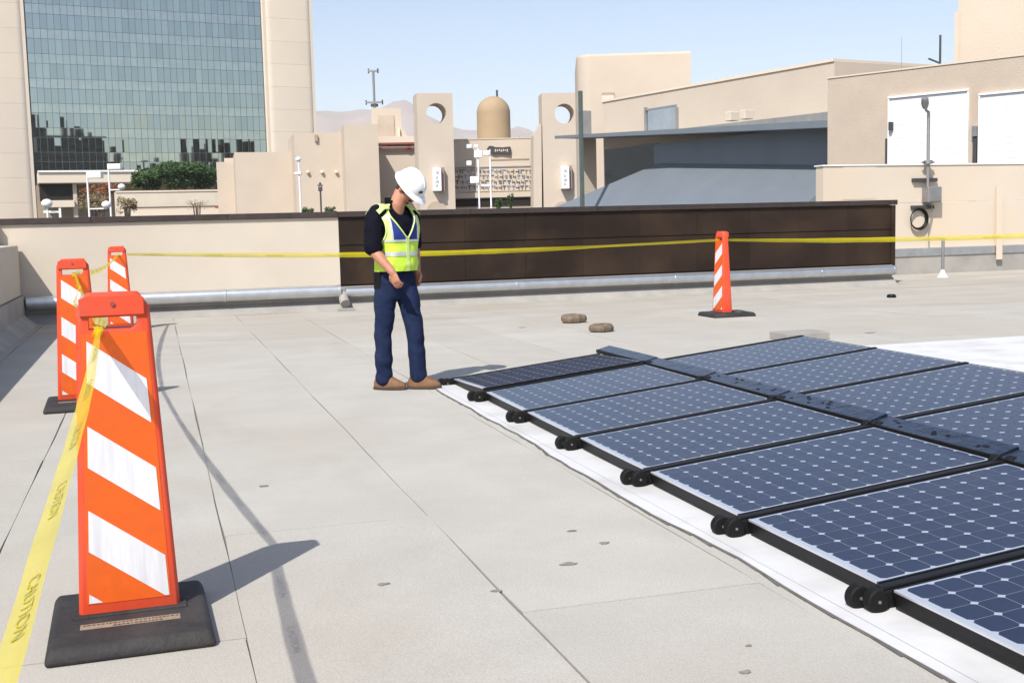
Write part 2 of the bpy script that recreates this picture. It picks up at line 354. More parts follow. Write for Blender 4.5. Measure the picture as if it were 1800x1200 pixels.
# sealed lap running along the membrane and a dark strip coloured in for the shadow and dirt at its edge
m = MB(); pts = []
for a, b in zip(poly[:75], poly[1:76]): m.prism([(a[0]-.012-rg.uniform(0, .012), a[1]), (a[0]-.0005, a[1]), (b[0]-.0005, b[1]), (b[0]-.012, b[1])], .003, .0075)
link('edge_shadow_dirt', make_mesh('edge_shadow_dirt', m, 'shadow_dirt'), wo)
m = MB(); m.box(2.345, 2.347, -5, 10.0, .0098, .0108); link('lap_seam', make_mesh('lap_seam', m, 'grey_flashing'), wo)

# ------------------------------------------------------------------ back parapet
wt = 1.60
w = thing('parapet_wall', 'long low rooftop parapet, cream stucco at left and dark brown panels at right', 'wall', (6, WY, 0))
part('stucco', MB().box(PX-.30, 3.05, WY, WY+.28, .02, wt-.013), 'cream_stucco', w)
part('backing', MB().box(3.05, XE, WY+.075, WY+.28, .02, wt-.013), 'roof_underlay', w)
part('curb', MB().box(PX+.02, XE, WY-.05, WY-.001, -.002, .40), 'grey_flashing', w)
part('cant_strip', MB().add([(PX+.05, WY-.26, .002), (XE, WY-.26, .002), (XE, WY-.051, .17), (PX+.05, WY-.051, .17), (PX+.05, WY-.051, .002), (XE, WY-.051, .002)], [(0, 1, 2, 3), (0, 4, 5, 1), (0, 3, 4), (1, 5, 2), (2, 5, 4, 3)]), 'grey_flashing', w)
JX = [3.06, 4.17, 5.29, 6.41, 7.53, 8.65, 9.80, 10.93, 12.0, 13.05, XE]
for a, b in zip(JX, JX[1:]):
    part('panel', MB().box(a+.0015, b-.0015, WY+.02, WY+.07, .425, 1.1085), 'brown_cladding', w, bevel=.003, segs=1)
    part('panel', MB().box(a+.0015, b-.0015, WY+.005, WY+.07, 1.1115, wt-.016), 'brown_cladding', w, bevel=.003, segs=1)
part('end_post', MB().box(XE+.001, XE+.09, WY-.02, WY+.28, .35, wt-.02), 'brown_cladding', w, bevel=.004, segs=1)
CX = [PX-.32, -.95, 1.2, 3.05, 5.4, 7.8, 10.2, 12.3, XE+.12]
for a, b in zip(CX, CX[1:]):
    part('coping', MB().box(a+.002, b-.002, WY-.045, WY+.32, wt-.012, wt+.085), 'brown_coping', w, bevel=.006, segs=1)
part('sill_shadow_gap', MB().box(3.06, XE, WY+.03, WY+.08, .405, .42), 'panel_black', w)

# galvanized duct along the foot of the wall
def duct(x0, x1, z, r, label):
    o = thing('metal_duct', label, 'duct', ((x0+x1)/2, WY-.16, 0), 'galvanized ducts along the parapet')
    L = 3.1; x = x0
    while x < x1-.05:
        e = min(x+L, x1)
        part('duct_section', MB().tube([(x+.002, WY-.16, z), (e-.002, WY-.16, z)], r, 20), 'galvanized', o, smooth=True)
        part('joint_band', MB().tube([(e-.05, WY-.16, z), (e-.003, WY-.16, z)], r+.006, 20), 'galvanized', o, smooth=True)
        part('bracket', MB().box((x+e)/2-.02, (x+e)/2+.02, WY-.16+r*.6, WY-.052, z-.03, z+.03), 'galvanized', o)
        x = e
duct(PX+.06, 3.02, .335, .105, 'thick shiny metal duct at the foot of the cream stucco wall')
duct(3.10, XE-.02, .305, .085, 'long thinner metal duct at the foot of the brown panels')
e = thing('duct_elbow', 'short dark bent pipe dropping where the two metal ducts meet', 'pipe', (3.06, WY-.16, 0))
part('bend', MB().tube([(3.06, WY-.16, .30), (3.06, WY-.19, .24), (3.06, WY-.26, .17), (3.07, WY-.33, .12)], [.075, .08, .085, .085], 14), 'grey_flashing', e, smooth=True)
part('foot', MB().box(2.94, 3.2, WY-.44, WY-.27, -.004, .045), 'grey_flashing', e, bevel=.01)

# left parapet
l = thing('side_parapet', 'low cream side parapet along the left edge with grey flashed foot', 'wall', (PX, 6, 0))
part('stucco', MB().box(PX-.34, PX-.02, -7, WY-.06, .46, 1.26), 'cream_stucco', l, bevel=.012, segs=1)
part('flashing', MB().box(PX-.34, PX+.03, -7, WY-.06, .02, .455), 'grey_flashing', l, bevel=.01, segs=1)
part('cant_strip', MB().add([(PX+.22, -7, .002), (PX+.22, WY-.3, .002), (PX+.031, WY-.3, .16), (PX+.031, -7, .16), (PX+.031, -7, .002), (PX+.031, WY-.3, .002)], [(0, 1, 2, 3), (0, 4, 5, 1), (0, 3, 4), (1, 5, 2), (2, 5, 4, 3)]), 'grey_flashing', l)
solo('corner_post', MB().box(PX-.40, PX-.30, WY-.16, WY-.06, 1.2, 1.62), 'brown_coping', 'short dark post at the far left corner of the parapet', 'post', bevel=.006)

# cream wall beyond on the right
c = thing('equipment_wall', 'tall smooth cream wall at right behind the yellow tape', 'wall', (20, RY, 0))
XL = 14.42
part('lower_panel', MB().box(XL, XR, RY, RY+.3, .60, 1.645), 'buff_stucco', c)
part('upper_panel', MB().box(XL, XR, RY-.004, RY+.3, 1.655, 2.50), 'buff_stucco', c)
part('cap', MB().box(XL-.03, XR, RY-.03, RY+.33, 2.50, 2.53), 'white_paint', c)
part('flashing', MB().box(XL-.4, XR, RY-.07, RY-.006, .42, .60), 'galvanized', c, bevel=.01, segs=1)
part('curb', MB().box(XE+.1, XR, RY-.035, RY-.0065, -.002, .415), 'grey_flashing', c)
part('return_curb', MB().box(XE+.1, XE+.2, WY+.3, RY-.04, -.002, .40), 'grey_flashing', c)
for x in (15.35,): part('pilaster', MB().box(x-.42, x+.42, RY-.012, RY-.0045, 1.75, 2.49), 'buff_stucco', c)
plank = solo('timber_batten', MB().obox((19.08, RY-.10, 1.13), (.075, 0, .0), (0, .02, 0), (.012, .03, .86)), 'buff_stucco', 'pale upright batten leaning on the cream wall at far right', 'batten', bevel=.004)
vp = thing('vent_post', 'thin grey upright vent pipe standing on the roof under the tape', 'pipe', (16.51, 21.95, 0))
part('pipe', MB().tube([(16.51, 21.95, .0), (16.51, 21.95, .86)], .035, 12), 'grey_steel', vp, smooth=True)
part('boot_flashing', MB().lathe((16.51, 21.95, 0), [(.12, 0), (.10, .02), (.045, .12), (.04, .16)], 16), 'white_paint', vp, smooth=True)

# lamp mast with boxes and cable coil on the cream wall
q = thing('camera_mast', 'grey mast with bent arm, box and brackets fixed to the cream wall', 'mast', (17.05, RY-.15, 0))
Yq = RY-.16
part('pole', MB().tube([(17.05, Yq, 1.85), (17.05, Yq, 3.70)], .035, 10), 'grey_steel', q, smooth=True)
part('arm', MB().tube([(17.06, Yq, 3.68), (16.97, Yq-.02, 3.72), (16.86, Yq-.1, 3.86)], .03, 10), 'grey_steel', q, smooth=True)
part('camera_head', MB().tube([(16.89, Yq-.09, 3.78), (16.85, Yq-.14, 3.86), (16.80, Yq-.20, 3.98)], [.06, .085, .075], 12), 'grey_steel', q, smooth=True)
part('collar', MB().tube([(17.05, Yq, 2.52), (17.05, Yq, 2.60)], .10, 12), 'grey_steel', q, smooth=True)
part('collar_bolts', MB().box(16.90, 17.20, Yq-.03, Yq+.03, 2.54, 2.57), 'dark_steel', q)
part('bracket', MB().box(16.72, 17.36, RY-.10, RY-.005, 2.12, 2.20), 'dark_steel', q, bevel=.006)
part('bracket', MB().box(16.70, 17.28, RY-.10, RY-.005, 1.50, 1.58), 'dark_steel', q, bevel=.006)
bx = part('junction_box', MB().box(17.0, 17.36, RY-.26, RY-.005, 1.64, 2.0), 'grey_steel', q, bevel=.02)
part('box_lid', MB().box(17.03, 17.33, RY-.275, RY-.262, 1.67, 1.97), 'grey_steel', bx, bevel=.005)
part('conduit', MB().tube([(17.2, RY-.1, 1.63), (17.22, RY-.1, 1.4), (17.14, RY-.08, 1.0), (17.16, RY-.08, .62)], .013, 8), 'grey_steel', q, smooth=True)
cc = MB()
for k in range(4):
    rr = .20+.012*k; cc.tube([(16.87+rr*math.cos(t*.2618+k), RY-.06-.018*k, 1.27+rr*1.05*math.sin(t*.2618+k)) for t in range(25)], .013, 7)
solo('cable_coil', cc, 'panel_black', 'coil of black cable hanging on the cream wall below the box', 'cable', smooth=True)

# ------------------------------------------------------------------ facade helper for the buildings beyond
class Fac:
    def __init__(s, xl, xr, dl, dr, y):
        s.L = at(xl, y, dl); s.Rr = at(xr, y, dr); d = s.Rr-s.L; d.z = 0; s.w = d.length; s.t = d.normalized(); s.n = Vector((s.t.y, -s.t.x, 0))
        if s.n.dot(s.L-CAM) > 0: s.n = -s.n
        s.o = Vector((s.L.x, s.L.y, 0))
    def uz(s, x, y):
        d = ray(x, y); k = (s.o-CAM).dot(s.n)/d.dot(s.n); p = CAM+d*k; return (p-s.o).dot(s.t), p.z
    def P(s, u, z, off=0): return s.o+s.t*u+s.n*off+Vector((0, 0, z))
    def box(s, u0, u1, z0, z1, o0, o1, mb=None):
        mb = mb or MB(); return mb.obox(s.P((u0+u1)/2, (z0+z1)/2, (o0+o1)/2), s.t*((u1-u0)/2), s.n*((o1-o0)/2), Vector((0, 0, (z1-z0)/2)))
    def rect(s, x0, y0, x1, y1, o0, o1, mb=None):
        xm = (x0+x1)/2; ym = (y0+y1)/2
        return s.box(s.uz(x0, ym)[0], s.uz(x1, ym)[0], s.uz(xm, y1)[1], s.uz(xm, y0)[1], o0, o1, mb)
    def u(s, x, y): return s.uz(x, y)[0]
    def z(s, x, y): return s.uz(x, y)[1]

# ------------------------------------------------------------------ glass tower
T = Fac(52, 463, 200, 207, 150)
tw = thing('glass_tower', 'tall office tower with a blue green glass curtain wall between two cream pylons', 'building', (T.P(T.w/2, ZG)))
ORG[tw.name] = Vector(tw.location)
NC = 36; pitch_z = 3.79
zv = T.z(260, 144)                       # bottom of one vision row reference
u0, u1 = 0.0, T.w; cw = (u1-u0)/NC
sp_h = 1.5
rowsz = []
z = zv
while z > T.z(260, 300)-3: z -= pitch_z
ztop = T.z(260, -75)
rr_ = z
grp = random.Random(21)
spm = MB(); vm = None
vis_mesh = make_mesh('pane', MB().box(-cw/2+.03, cw/2-.03, -.04, .04, 0, pitch_z-sp_h-.06), 'glass_vision')
pane_n = 0
stuffm = MB(); muls = []
k = 0
while rr_ < ztop:
    zb = rr_; zt = rr_+pitch_z-sp_h
    for i in range(NC):
        uc = u0+(i+.5)*cw
        tilt = Matrix.Rotation(grp.gauss(0, .0055), 3, 'X') @ Matrix.Rotation(grp.gauss(0, .0045), 3, 'Z')
        if zb+2 > T.z(260, 310) and zb < T.z(260, 0) and pane_n < 300:
            o = link('pane', vis_mesh, tw); o.location = T.P(uc, zb+.03, .02)-Vector(tw.location)
            o.rotation_euler = (Matrix.Rotation(math.atan2(T.t.y, T.t.x), 3, 'Z') @ tilt).to_euler(); pane_n += 1
        else:
            T.box(uc-cw/2+.03, uc+cw/2-.03, zb+.03, zt-.03, -.02, .06, stuffm)
        T.box(uc-cw/2+.03, uc+cw/2-.03, zt+.03, zt+sp_h-.03, -.03, .05+grp.uniform(-.004, .004), spm)
    muls.append(zb); muls.append(zt)
    rr_ += pitch_z; k += 1
so = part('spandrel_panes', spm, 'glass_spandrel', tw); so['kind'] = 'stuff'
so = part('upper_panes', stuffm, 'glass_vision', tw); so['kind'] = 'stuff'
zlo, zhi = z, rr_
for i in range(NC+1): part('mullion', T.box(u0+i*cw-.028, u0+i*cw+.028, zlo, zhi, -.05, .085), 'mullion_dark', tw)
for zz in muls: part('transom', T.box(u0, u1, zz-.028, zz+.028, -.05, .083), 'mullion_dark', tw)
part('core', T.box(u0, u1, ZG, zhi, -22, -.06), 'dark_void', tw)
part('base_spandrel', T.box(u0, u1, ZG, zlo-.05, -.055, .05), 'dark_glass', tw)
def pylon(ua, ub, zb, depth=24, out=1.0):
    rad = 1.5; zc = zb
    while zc < zhi:
        h = pitch_z*1.0
        poly = []
        for (cx, cy, a0) in ((ub-rad, out-rad, 0), (ua+rad, out-rad, 90), (ua+rad, -depth+rad, 180), (ub-rad, -depth+rad, 270)):
            for s_ in range(7):
                a = R(a0+15*s_); poly.append((cx+rad*math.cos(a), cy+rad*math.sin(a)))
        mb = MB(); pw = [T.P(a, 0, b) for a, b in poly]
        mb.loft([[p+Vector((0, 0, zc+.010)) for p in pw], [p+Vector((0, 0, zc+h-.010)) for p in pw]])
        part('concrete_band', mb, 'precast_concrete', tw, smooth=True, angle=30)
        zc += h
    mb = MB(); mb.add([T.P(a*.998+.001*(ua+ub), zb, b-.05) for a, b in ((ua+.2, out-.2), (ub-.2, out-.2), (ub-.2, -depth+.2), (ua+.2, -depth+.2))]+[T.P(a, zhi, b-.05) for a, b in ((ua+.2, out-.2), (ub-.2, out-.2), (ub-.2, -depth+.2), (ua+.2, -depth+.2))], [(0, 1, 2, 3), (4, 5, 6, 7), (0, 1, 5, 4), (1, 2, 6, 5), (2, 3, 7, 6), (3, 0, 4, 7)])
    part('joint_core', mb, 'precast_concrete', tw)
pylon(-14, -.02, ZG)
pylon(T.w+.02, T.u(553, 150), ZG)

# podium beam and low structures at the tower's foot
B = Fac(68, 390, 178, 180, 310)
pb = thing('podium_canopy', 'long pale concrete canopy beam at the foot of the glass tower', 'canopy', B.P(B.w/2, ZG)); ORG[pb.name] = Vector(pb.location)
part('beam', B.rect(66, 300.5, 392, 321, -9, 0), 'precast_concrete', pb, bevel=.1)
part('beam_lip', B.rect(66, 299, 392, 302, -9, .25), 'white_paint', pb)
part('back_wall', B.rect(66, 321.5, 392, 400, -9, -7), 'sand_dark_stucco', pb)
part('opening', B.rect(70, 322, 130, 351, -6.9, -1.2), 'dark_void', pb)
part('pier', B.rect(130, 322, 137, 400, -6, -1), 'sand_stucco', pb)
part('ledge', B.rect(84, 352, 131, 364, -3, -.2), 'precast_concrete', pb)
for x in (103, 108): pass
part('rail', B.rect(76, 370, 108, 374, -1, -.6), 'white_paint', pb)
part('rail_post', B.rect(104, 363, 108, 400, -.59, -.3), 'white_paint', pb)
gw = Fac(205, 400, 140, 140, 345)
gwt = thing('garden_wall', 'low pale garden wall below the green tree', 'wall', gw.P(gw.w/2, ZG)); ORG[gwt.name] = Vector(gwt.location)
part('wall', gw.rect(203, 337, 400, 420, -.5, 0), 'cream_stucco', gwt)
part('cap', gw.rect(203, 334.5, 400, 337.2, -.6, .1), 'precast_concrete', gwt)
part('rail', gw.rect(215, 363, 390, 365.5, .4, .6), 'bark', gwt)
part('planter_edge', gw.rect(215, 368, 392, 420, .7, 1.2), 'precast_concrete', gwt)
part('rail_end', gw.rect(378, 362, 392, 370, .3, .65), 'rust_red', gwt)

# ------------------------------------------------------------------ trees and plants
def crown(mb, c, rx, ry, rz, n, leaf, rng, clumps=14):
    cs = []
    for _ in range(clumps):
        a = rng.uniform(0, 6.28); e = rng.uniform(-.5, 1); k = rng.uniform(.35, .85)
        cs.append((Vector((c[0]+rx*k*math.cos(a), c[1]+ry*k*math.sin(a), c[2]+rz*k*e*.8)), rng.uniform(.28, .5)))
    for _ in range(n):
        cc, s = rng.choice(cs); d = Vector((rng.gauss(0, 1), rng.gauss(0, 1), rng.gauss(0, 1))).normalized()*rng.uniform(.55, 1.0)*s
        p = cc+Vector((d.x*rx, d.y*ry, d.z*rz))
        a = Vector((rng.gauss(0, 1), rng.gauss(0, 1), rng.gauss(0, .6))).normalized(); b = a.orthogonal().normalized(); ls = leaf*rng.uniform(.6, 1.4)
        mb.add([p-a*ls, p+b*ls*.45, p+a*ls, p-b*ls*.45], [(0, 1, 2, 3)])
def tree(name, label, cat, px, py_top, py_bot, wpx, D, leaf, n, m, seed, zbase=ZG, group=None, clumps=14):
    rng = random.Random(seed); t = at(px, py_top, D); bt = at(px, py_bot, D); rx = wpx/2*D/F
    o = thing(name, label, cat, (t.x, t.y, zbase), group)
    mb = MB(); crown(mb, (t.x, t.y, (t.z+bt.z)/2), rx, rx, (t.z-bt.z)/2, n, leaf, rng, clumps)
    tm = MB(); zc = (t.z+bt.z)/2
    tm.tube([(t.x, t.y, zbase), (t.x+.05*rx, t.y, zbase+(zc-zbase)*.6), (t.x, t.y, zc)], [max(.12, rx*.07), max(.09, rx*.05), max(.05, rx*.03)], 8)
    for k in range(6):
        a = k*1.05+rng.uniform(0, .5); tm.tube([(t.x, t.y, zbase+(zc-zbase)*.65), (t.x+rx*.3*math.cos(a), t.y+rx*.3*math.sin(a), zc), (t.x+rx*.55*math.cos(a), t.y+rx*.55*math.sin(a), zc+(t.z-zc)*.4)], [max(.06, rx*.03), max(.04, rx*.02), .02], 6)
    part('trunk', tm, 'bark', o, smooth=True); part('crown', mb, m, o, fix=False)
    return o
tree('leafy_tree', 'round dark green tree in front of the glass tower', 'tree', 308, 277, 345, 130, 150, .24, 7500, 'leaf_green', 1, clumps=18)
tree('leafy_tree', 'small dark green bush reaching left beside the round tree', 'tree', 255, 298, 345, 44, 148, .22, 1600, 'leaf_green', 2)
tree('dry_shrub', 'red brown leafed shrub under the pale canopy beam', 'shrub', 175, 318, 352, 60, 146, .16, 900, 'leaf_red', 4)
tree('dry_shrub', 'yellow brown dry shrub between the two white lamp posts', 'shrub', 165, 335, 385, 54, 120, .13, 1300, 'leaf_dry', 5)
tree('dry_shrub', 'thin dry shrub right of the taller white lamp post', 'shrub', 222, 342, 385, 36, 118, .13, 600, 'leaf_dry', 6)
tree('dry_shrub', 'sparse bare twiggy shrub against the low garden wall', 'shrub', 345, 345, 378, 40, 125, .07, 260, 'leaf_dry', 8)
tree('dark_shrub', 'dark shrub top left of the black lamp post', 'shrub', 539, 360, 382, 22, 95, .09, 500, 'leaf_green', 9)
tree('dark_shrub', 'dark shrub top right of the black lamp post', 'shrub', 580, 361, 382, 20, 95, .09, 400, 'leaf_green', 10)
tree('young_plant', 'small green plant left of the dark opening post under the lettered frieze', 'plant', 877, 342, 375, 12, 100, .12, 300, 'leaf_green', 12)
tree('young_plant', 'taller green plant right in front of the dark opening under the lettered frieze', 'plant', 897, 336, 375, 12, 100, .12, 330, 'leaf_green', 13)

# ------------------------------------------------------------------ lamp posts
def lamp_post(label, px, ytop, D, head, arms, m='white_paint', group='white street lamps beyond the parapet'):
    t = at(px, ytop, D); s = D/F; o = thing('lamp_post', label, 'lamp', (t.x, t.y, ZG), group)
    rt = _r
    part('post', MB().tube([(t.x, t.y, ZG), (t.x, t.y, t.z)], [1.7*s, 1.5*s], 12), m, o, smooth=True)
    part('post_base', MB().lathe((t.x, t.y, ZG), [(4*s, 0), (4*s, .3), (2.2*s, .5)], 12), m, o)
    for (dx, dy, w, h) in head:
        p = t+rt*dx*s+Vector((0, 0, -dy*s)); part('lamp_head', MB().obox(p, rt*w*s/2, Vector((rt.y, -rt.x, 0))*w*s*.3, Vector((0, 0, h*s/2))), m, o, bevel=1.1*s)
    for (dx, dy, r) in arms:
        z = t.z-dy*s; p = Vector((t.x, t.y, z))+rt*dx*s
        part('arm', MB().tube([(t.x, t.y, z-r*s*.9), p+Vector((0, 0, -r*s*.9)), p+Vector((0, 0, -.3*r*s))], 1.1*s, 8), m, o, smooth=True)
        part('globe', MB().ellipsoid(p, rt*r*s*1.1, Vector((rt.y, -rt.x, 0))*r*s*1.1, Vector((0, 0, r*s*.9)), 16, 10), m, o, smooth=True)
    return o
lamp_post('shorter white lamp post with floodlight and low globe, at far left', 153, 310, 85, [(13, -2, 24, 11)], [(29, 47, 7)])
lamp_post('taller white lamp post with floodlight and side globe, before the pale canopy', 190, 288, 88, [(11, 5, 22, 9)], [(20, 38, 5.5)])
lamp_post('white lamp post with top globe and flat shade before stepped cream walls', 525, 281, 92, [(-2, 23, 13, 4)], [(-.5, -1, 4.5)])
lamp_post('white lamp post with several floodlights left of centre before the lettered frieze', 840, 259, 92, [(-15, -2, 9, 7), (-3, -2, 8, 5), (0, 12, 14, 12), (-16, 27, 9, 8), (-7, 56, 16, 12)], [])
lamp_post('white lamp post with one floodlight directly below the dark sign', 861, 263, 90, [(-6, 6, 12, 8), (-9, 62, 14, 4)], [])
lamp_post('dark lantern style street lamp before the stepped cream walls', 563, 330, 90, [(0, 2, 7, 8), (0, -4, 9, 2.5), (0, -7, 4, 4)], [], 'dark_steel', 'dark lantern street lamps')
lamp_post('dark post with a pale oval globe beside the cream pylon foot', 82, 350, 100, [], [(0, 7, 8)], 'white_paint', 'globe lamps by the pylon foot')

# ------------------------------------------------------------------ stepped cream walls, towers with round holes
def block(name, label, xl, xr, dl, dr, ytop, depth, m, cat='building', slabs=(), group=None, lip=True):
    f = Fac(xl, xr, dl, dr, ytop); o = thing(name, label, cat, f.P(f.w/2, ZG, -depth/2), group); ORG[o.name] = Vector(o.location)
    zt = f.z(xl, ytop)
    part('wall', f.box(0, f.w, ZG, zt, -depth, 0), m, o)
    if lip: part('parapet_cap', f.box(-.04, f.w+.04, zt+.002, zt+.10, -depth-.04, .05), m, o)
    o['_f'] = 0; del o['_f']
    return o, f, zt
b1, f1, z1 = block('cream_block', 'small stepped cream block just right of the green tree', 380, 414, 126, 126, 285, 6, 'sand_stucco', lip=False)
part('roof_stub', f1.rect(394, 277, 412, 285, -3, -1), 'sand_stucco', b1)
b2, f2, z2 = block('cream_block', 'wide plain cream wall block in front of the right pylon', 412, 550, 119, 119.4, 268, 8, 'sand_stucco', lip=False)
b3, f3, z3 = block('cream_block', 'cream wall block with three round wall lights', 516, 607, 114.5, 114.9, 234, 10, 'sand_stucco', lip=False)
for x in (541, 566, 591):
    p = f3.P(*f3.uz(x, 303)); s = 115/F
    part('wall_light', MB().ellipsoid(p+f3.n*.16, f3.t*.17, f3.n*.2, Vector((0, 0, .17)), 12, 8), 'precast_concrete', b3, smooth=True)
part('notch', f3.rect(553, 237, 558, 249, .004, .25), 'sand_dark_stucco', b3)
b4, f4, z4 = block('cream_block', 'taller plain cream wall block left of the worker\'s hard hat', 604, 664, 111.4, 111.7, 219, 9, 'sand_stucco', lip=False)
b5, f5, z5 = block('recessed_facade', 'recessed tan facade with red pipes between cream tower walls', 660, 740, 118, 118, 262, 5, 'sand_stucco', lip=False)
part('pipe', f5.rect(662, 252, 738, 254.5, .3, .5), 'rust_red', b5); part('pipe', f5.rect(662, 259, 738, 261.5, .3, .5), 'rust_red', b5)
part('roof_slab', f5.rect(658, 240, 738, 251, -6, .2), 'precast_concrete', b5)
part('valve', f5.rect(716, 258, 722, 266, .1, .35), 'rust_red', b5)
# ruined gable frame
ff = Fac(655, 716, 122, 122, 220)
gf = thing('gable_frame', 'stepped tan rooftop wall with sloping side below the radio mast', 'wall', ff.P(ff.w/2, ff.z(680, 245))); ORG[gf.name] = Vector(gf.location)
mb = MB(); poly = [(653, 256), (653, 190), (704, 190), (706, 224), (722, 250), (722, 256)]
pu = [ff.uz(*p) for p in poly]; n = len(pu)
mb.add([ff.P(u, z, 0) for u, z in pu]+[ff.P(u, z, -1.2) for u, z in pu], [tuple(range(n)), tuple(range(n, 2*n))]+[(i, (i+1) % n, n+(i+1) % n, n+i) for i in range(n)])
part('wall', mb, 'sand_stucco', gf)
mb = MB(); pu = [ff.uz(*p) for p in [(664, 247), (664, 203), (692, 203), (694, 236), (699, 247)]]; n = 5
mb.add([ff.P(u, z, .12) for u, z in pu]+[ff.P(u, z, .003) for u, z in pu], [tuple(range(n)), tuple(range(n, 2*n))]+[(i, (i+1) % n, n+(i+1) % n, n+i) for i in range(n)])
part('inner_panel', mb, 'tan_stucco', gf)
part('side_ramp', ff.rect(699, 226, 703, 246, .0035, .35), 'precast_concrete', gf)

def holed_tower(label, x0, x1, ytop, hx, hy, hr, D, side):
    f = Fac(x0, x1, D-.22, D+.22, ytop); o = thing('holed_tower', label, 'tower', f.P(f.w/2, ZG), 'tan tower walls with round holes'); ORG[o.name] = Vector(o.location)
    zt = f.z(x0, ytop); cu, cz = f.uz(hx, hy); r = hr*D/F; dp = 2.6
    body = part('wall', f.box(0, f.w, ZG, zt, -dp, 0), 'sand_stucco', o)
    cut = MB(); n = 40
    cut.loft([[f.P(cu+r*math.cos(2*math.pi*k/n), cz+r*math.sin(2*math.pi*k/n), q)-ORG[o.name] for k in range(n)] for q in (-dp-1, 1)])
    co = link('cutter', make_mesh('cutter', cut, 'sand_stucco'), o)
    md = body.modifiers.new('b', 'BOOLEAN'); md.operation = 'DIFFERENCE'; md.object = co; md.solver = 'EXACT'
    me = evaluated(body); body.modifiers.clear(); body.data = me
    bpy.data.objects.remove(co)
    # half-round relief at the foot
    ar = MB(); ax = (x0+x1)/2+4; au, az = f.uz(ax, 372); ra = 18*D/F
    pl = [(au+ra*math.cos(math.pi*k/16), az+ra*math.sin(math.pi*k/16)) for k in range(17)]; n = 17
    ar.add([f.P(u, z, .15) for u, z in pl]+[f.P(u, z, .002) for u, z in pl], [tuple(range(n)), tuple(range(n, 2*n))]+[(i, (i+1) % n, n+(i+1) % n, n+i) for i in range(n)])
    part('arch_relief', ar, 'tan_stucco', o)
    return o, f
t1, ft1 = holed_tower('left tan tower wall with a round hole, right behind the worker', 732, 795, 164, 767, 199.5, 17.5, 104, 1)
t2, ft2 = holed_tower('right tan tower wall with a round hole, beside the tall green pole', 952, 1019, 164, 992, 200, 17, 104, -1)
mb = MB(); pu = [ft2.uz(*p) for p in [(938, 372), (938, 238), (952, 216), (953, 372)]]; n = 4
mb.add([ft2.P(u, z, -.1) for u, z in pu]+[ft2.P(u, z, -2.4) for u, z in pu], [(0, 1, 2, 3), (7, 6, 5, 4)]+[(i, (i+1) % n, n+(i+1) % n, n+i) for i in range(n)])
part('sloped_shoulder', mb, 'sand_stucco', t2)
def banner(f, x0, y0, x1, y1, xs, label):
    o = thing('banner_box', label, 'sign', f.P(*f.uz((x0+x1)/2, y1)), 'upright white wall signs'); ORG[o.name] = Vector(o.location)
    part('side', f.rect(x1-.5, y0-1, xs, y1+1, .01, .55), 'banner_side', o)
    part('face', f.rect(x0, y0, x1, y1, .01, .95), 'banner_white', o)
    for k, yy in enumerate((y0+6, y0+15, y0+22, y0+29)):
        part('mark', f.rect(x0+4, yy, x0+4+(3 if k % 2 else 5), yy+4.5, .951, .97), 'banner_ink', o)
banner(ft1, 760, 296, 773, 336, 780, 'white upright sign on the left holed tower beside the hard hat')
banner(ft2, 985, 293, 998, 332, 1004, 'white upright sign on the right holed tower by the green pole')
# centre block with frieze, sign, opening and dome
cb, fc, zc_ = block('lettered_hall', 'tan hall between the holed towers with a lattice frieze of glyphs', 794, 956, 108.5, 108.2, 247, 14, 'sand_stucco', lip=True)
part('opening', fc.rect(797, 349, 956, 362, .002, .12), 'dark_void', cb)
part('ledge', fc.rect(797, 338, 956, 347, .003, .35), 'sand_stucco', cb)
fr = part('frieze_panel', fc.rect(799, 294, 956, 336, .004, .10), 'sand_stucco', cb)
part('frieze_trim', fc.rect(799, 292.5, 956, 294.5, .005, .18), 'grey_fascia', cb)
part('text_line', fc.rect(862, 279, 930, 281.5, .003, .05), 'sand_dark_stucco', cb)
gl = {'glyph_dark': MB(), 'glyph_rust': MB(), 'glyph_blue': MB()}; rg = random.Random(31)
for row in range(4):
    x = 801.0
    while x < 953:
        wd = rg.uniform(4.2, 7); yb = 298+row*9.4; mm = gl[rg.choice(['glyph_dark']*6+['glyph_blue']*3+['glyph_rust'])]
        kind = rg.randrange(5)
        def q(a, b_, c_, d_): fc.rect(x+a*wd, yb+b_*7, x+c_*wd, yb+d_*7, .102, .16, mm)
        if kind == 0: q(0, 0, .28, 1); q(.3, 0, 1, .25)
        elif kind == 1: q(.7, 0, 1, 1); q(0, .4, .68, .62)
        elif kind == 2: q(0, .0, 1, .3); q(.35, .32, .65, 1)
        elif kind == 3: q(0, 0, .25, .7); q(.7, .25, .95, 1); q(.27, .4, .68, .6)
        else: q(.1, 0, .9, .4); q(.3, .5, .95, .9)
        x += wd+rg.uniform(1.2, 2.4)
for nm, mm in gl.items():
    go = part('frieze_glyphs', mm, nm, fr); go['kind'] = 'stuff'
sg = thing('hall_sign', 'dark wavy edged sign with pale lettering on the tan hall', 'sign', fc.P(*fc.uz(877, 272))); ORG[sg.name] = Vector(sg.location)
mb = MB(); pp = [(856, 262), (860, 257), (866, 257), (870, 259), (884, 259.5), (897, 258), (898, 264), (897, 272), (890, 271), (880, 269.5), (868, 271), (864, 269), (858, 266)]
pu = [fc.uz(*p) for p in pp]; n = len(pu)
mb.add([fc.P(u, z, .3) for u, z in pu]+[fc.P(u, z, .01) for u, z in pu], [tuple(range(n)), tuple(range(n, 2*n))]+[(i, (i+1) % n, n+(i+1) % n, n+i) for i in range(n)])
part('board', mb, 'sign_dark', sg)
mb = MB()
for k in range(7): fc.rect(870+3.5*k, 262.5+(k % 2)*.8, 872+3.5*k, 267.3-(k % 3)*.7, .302, .33, mb)
part('lettering', mb, 'sign_pale', sg)
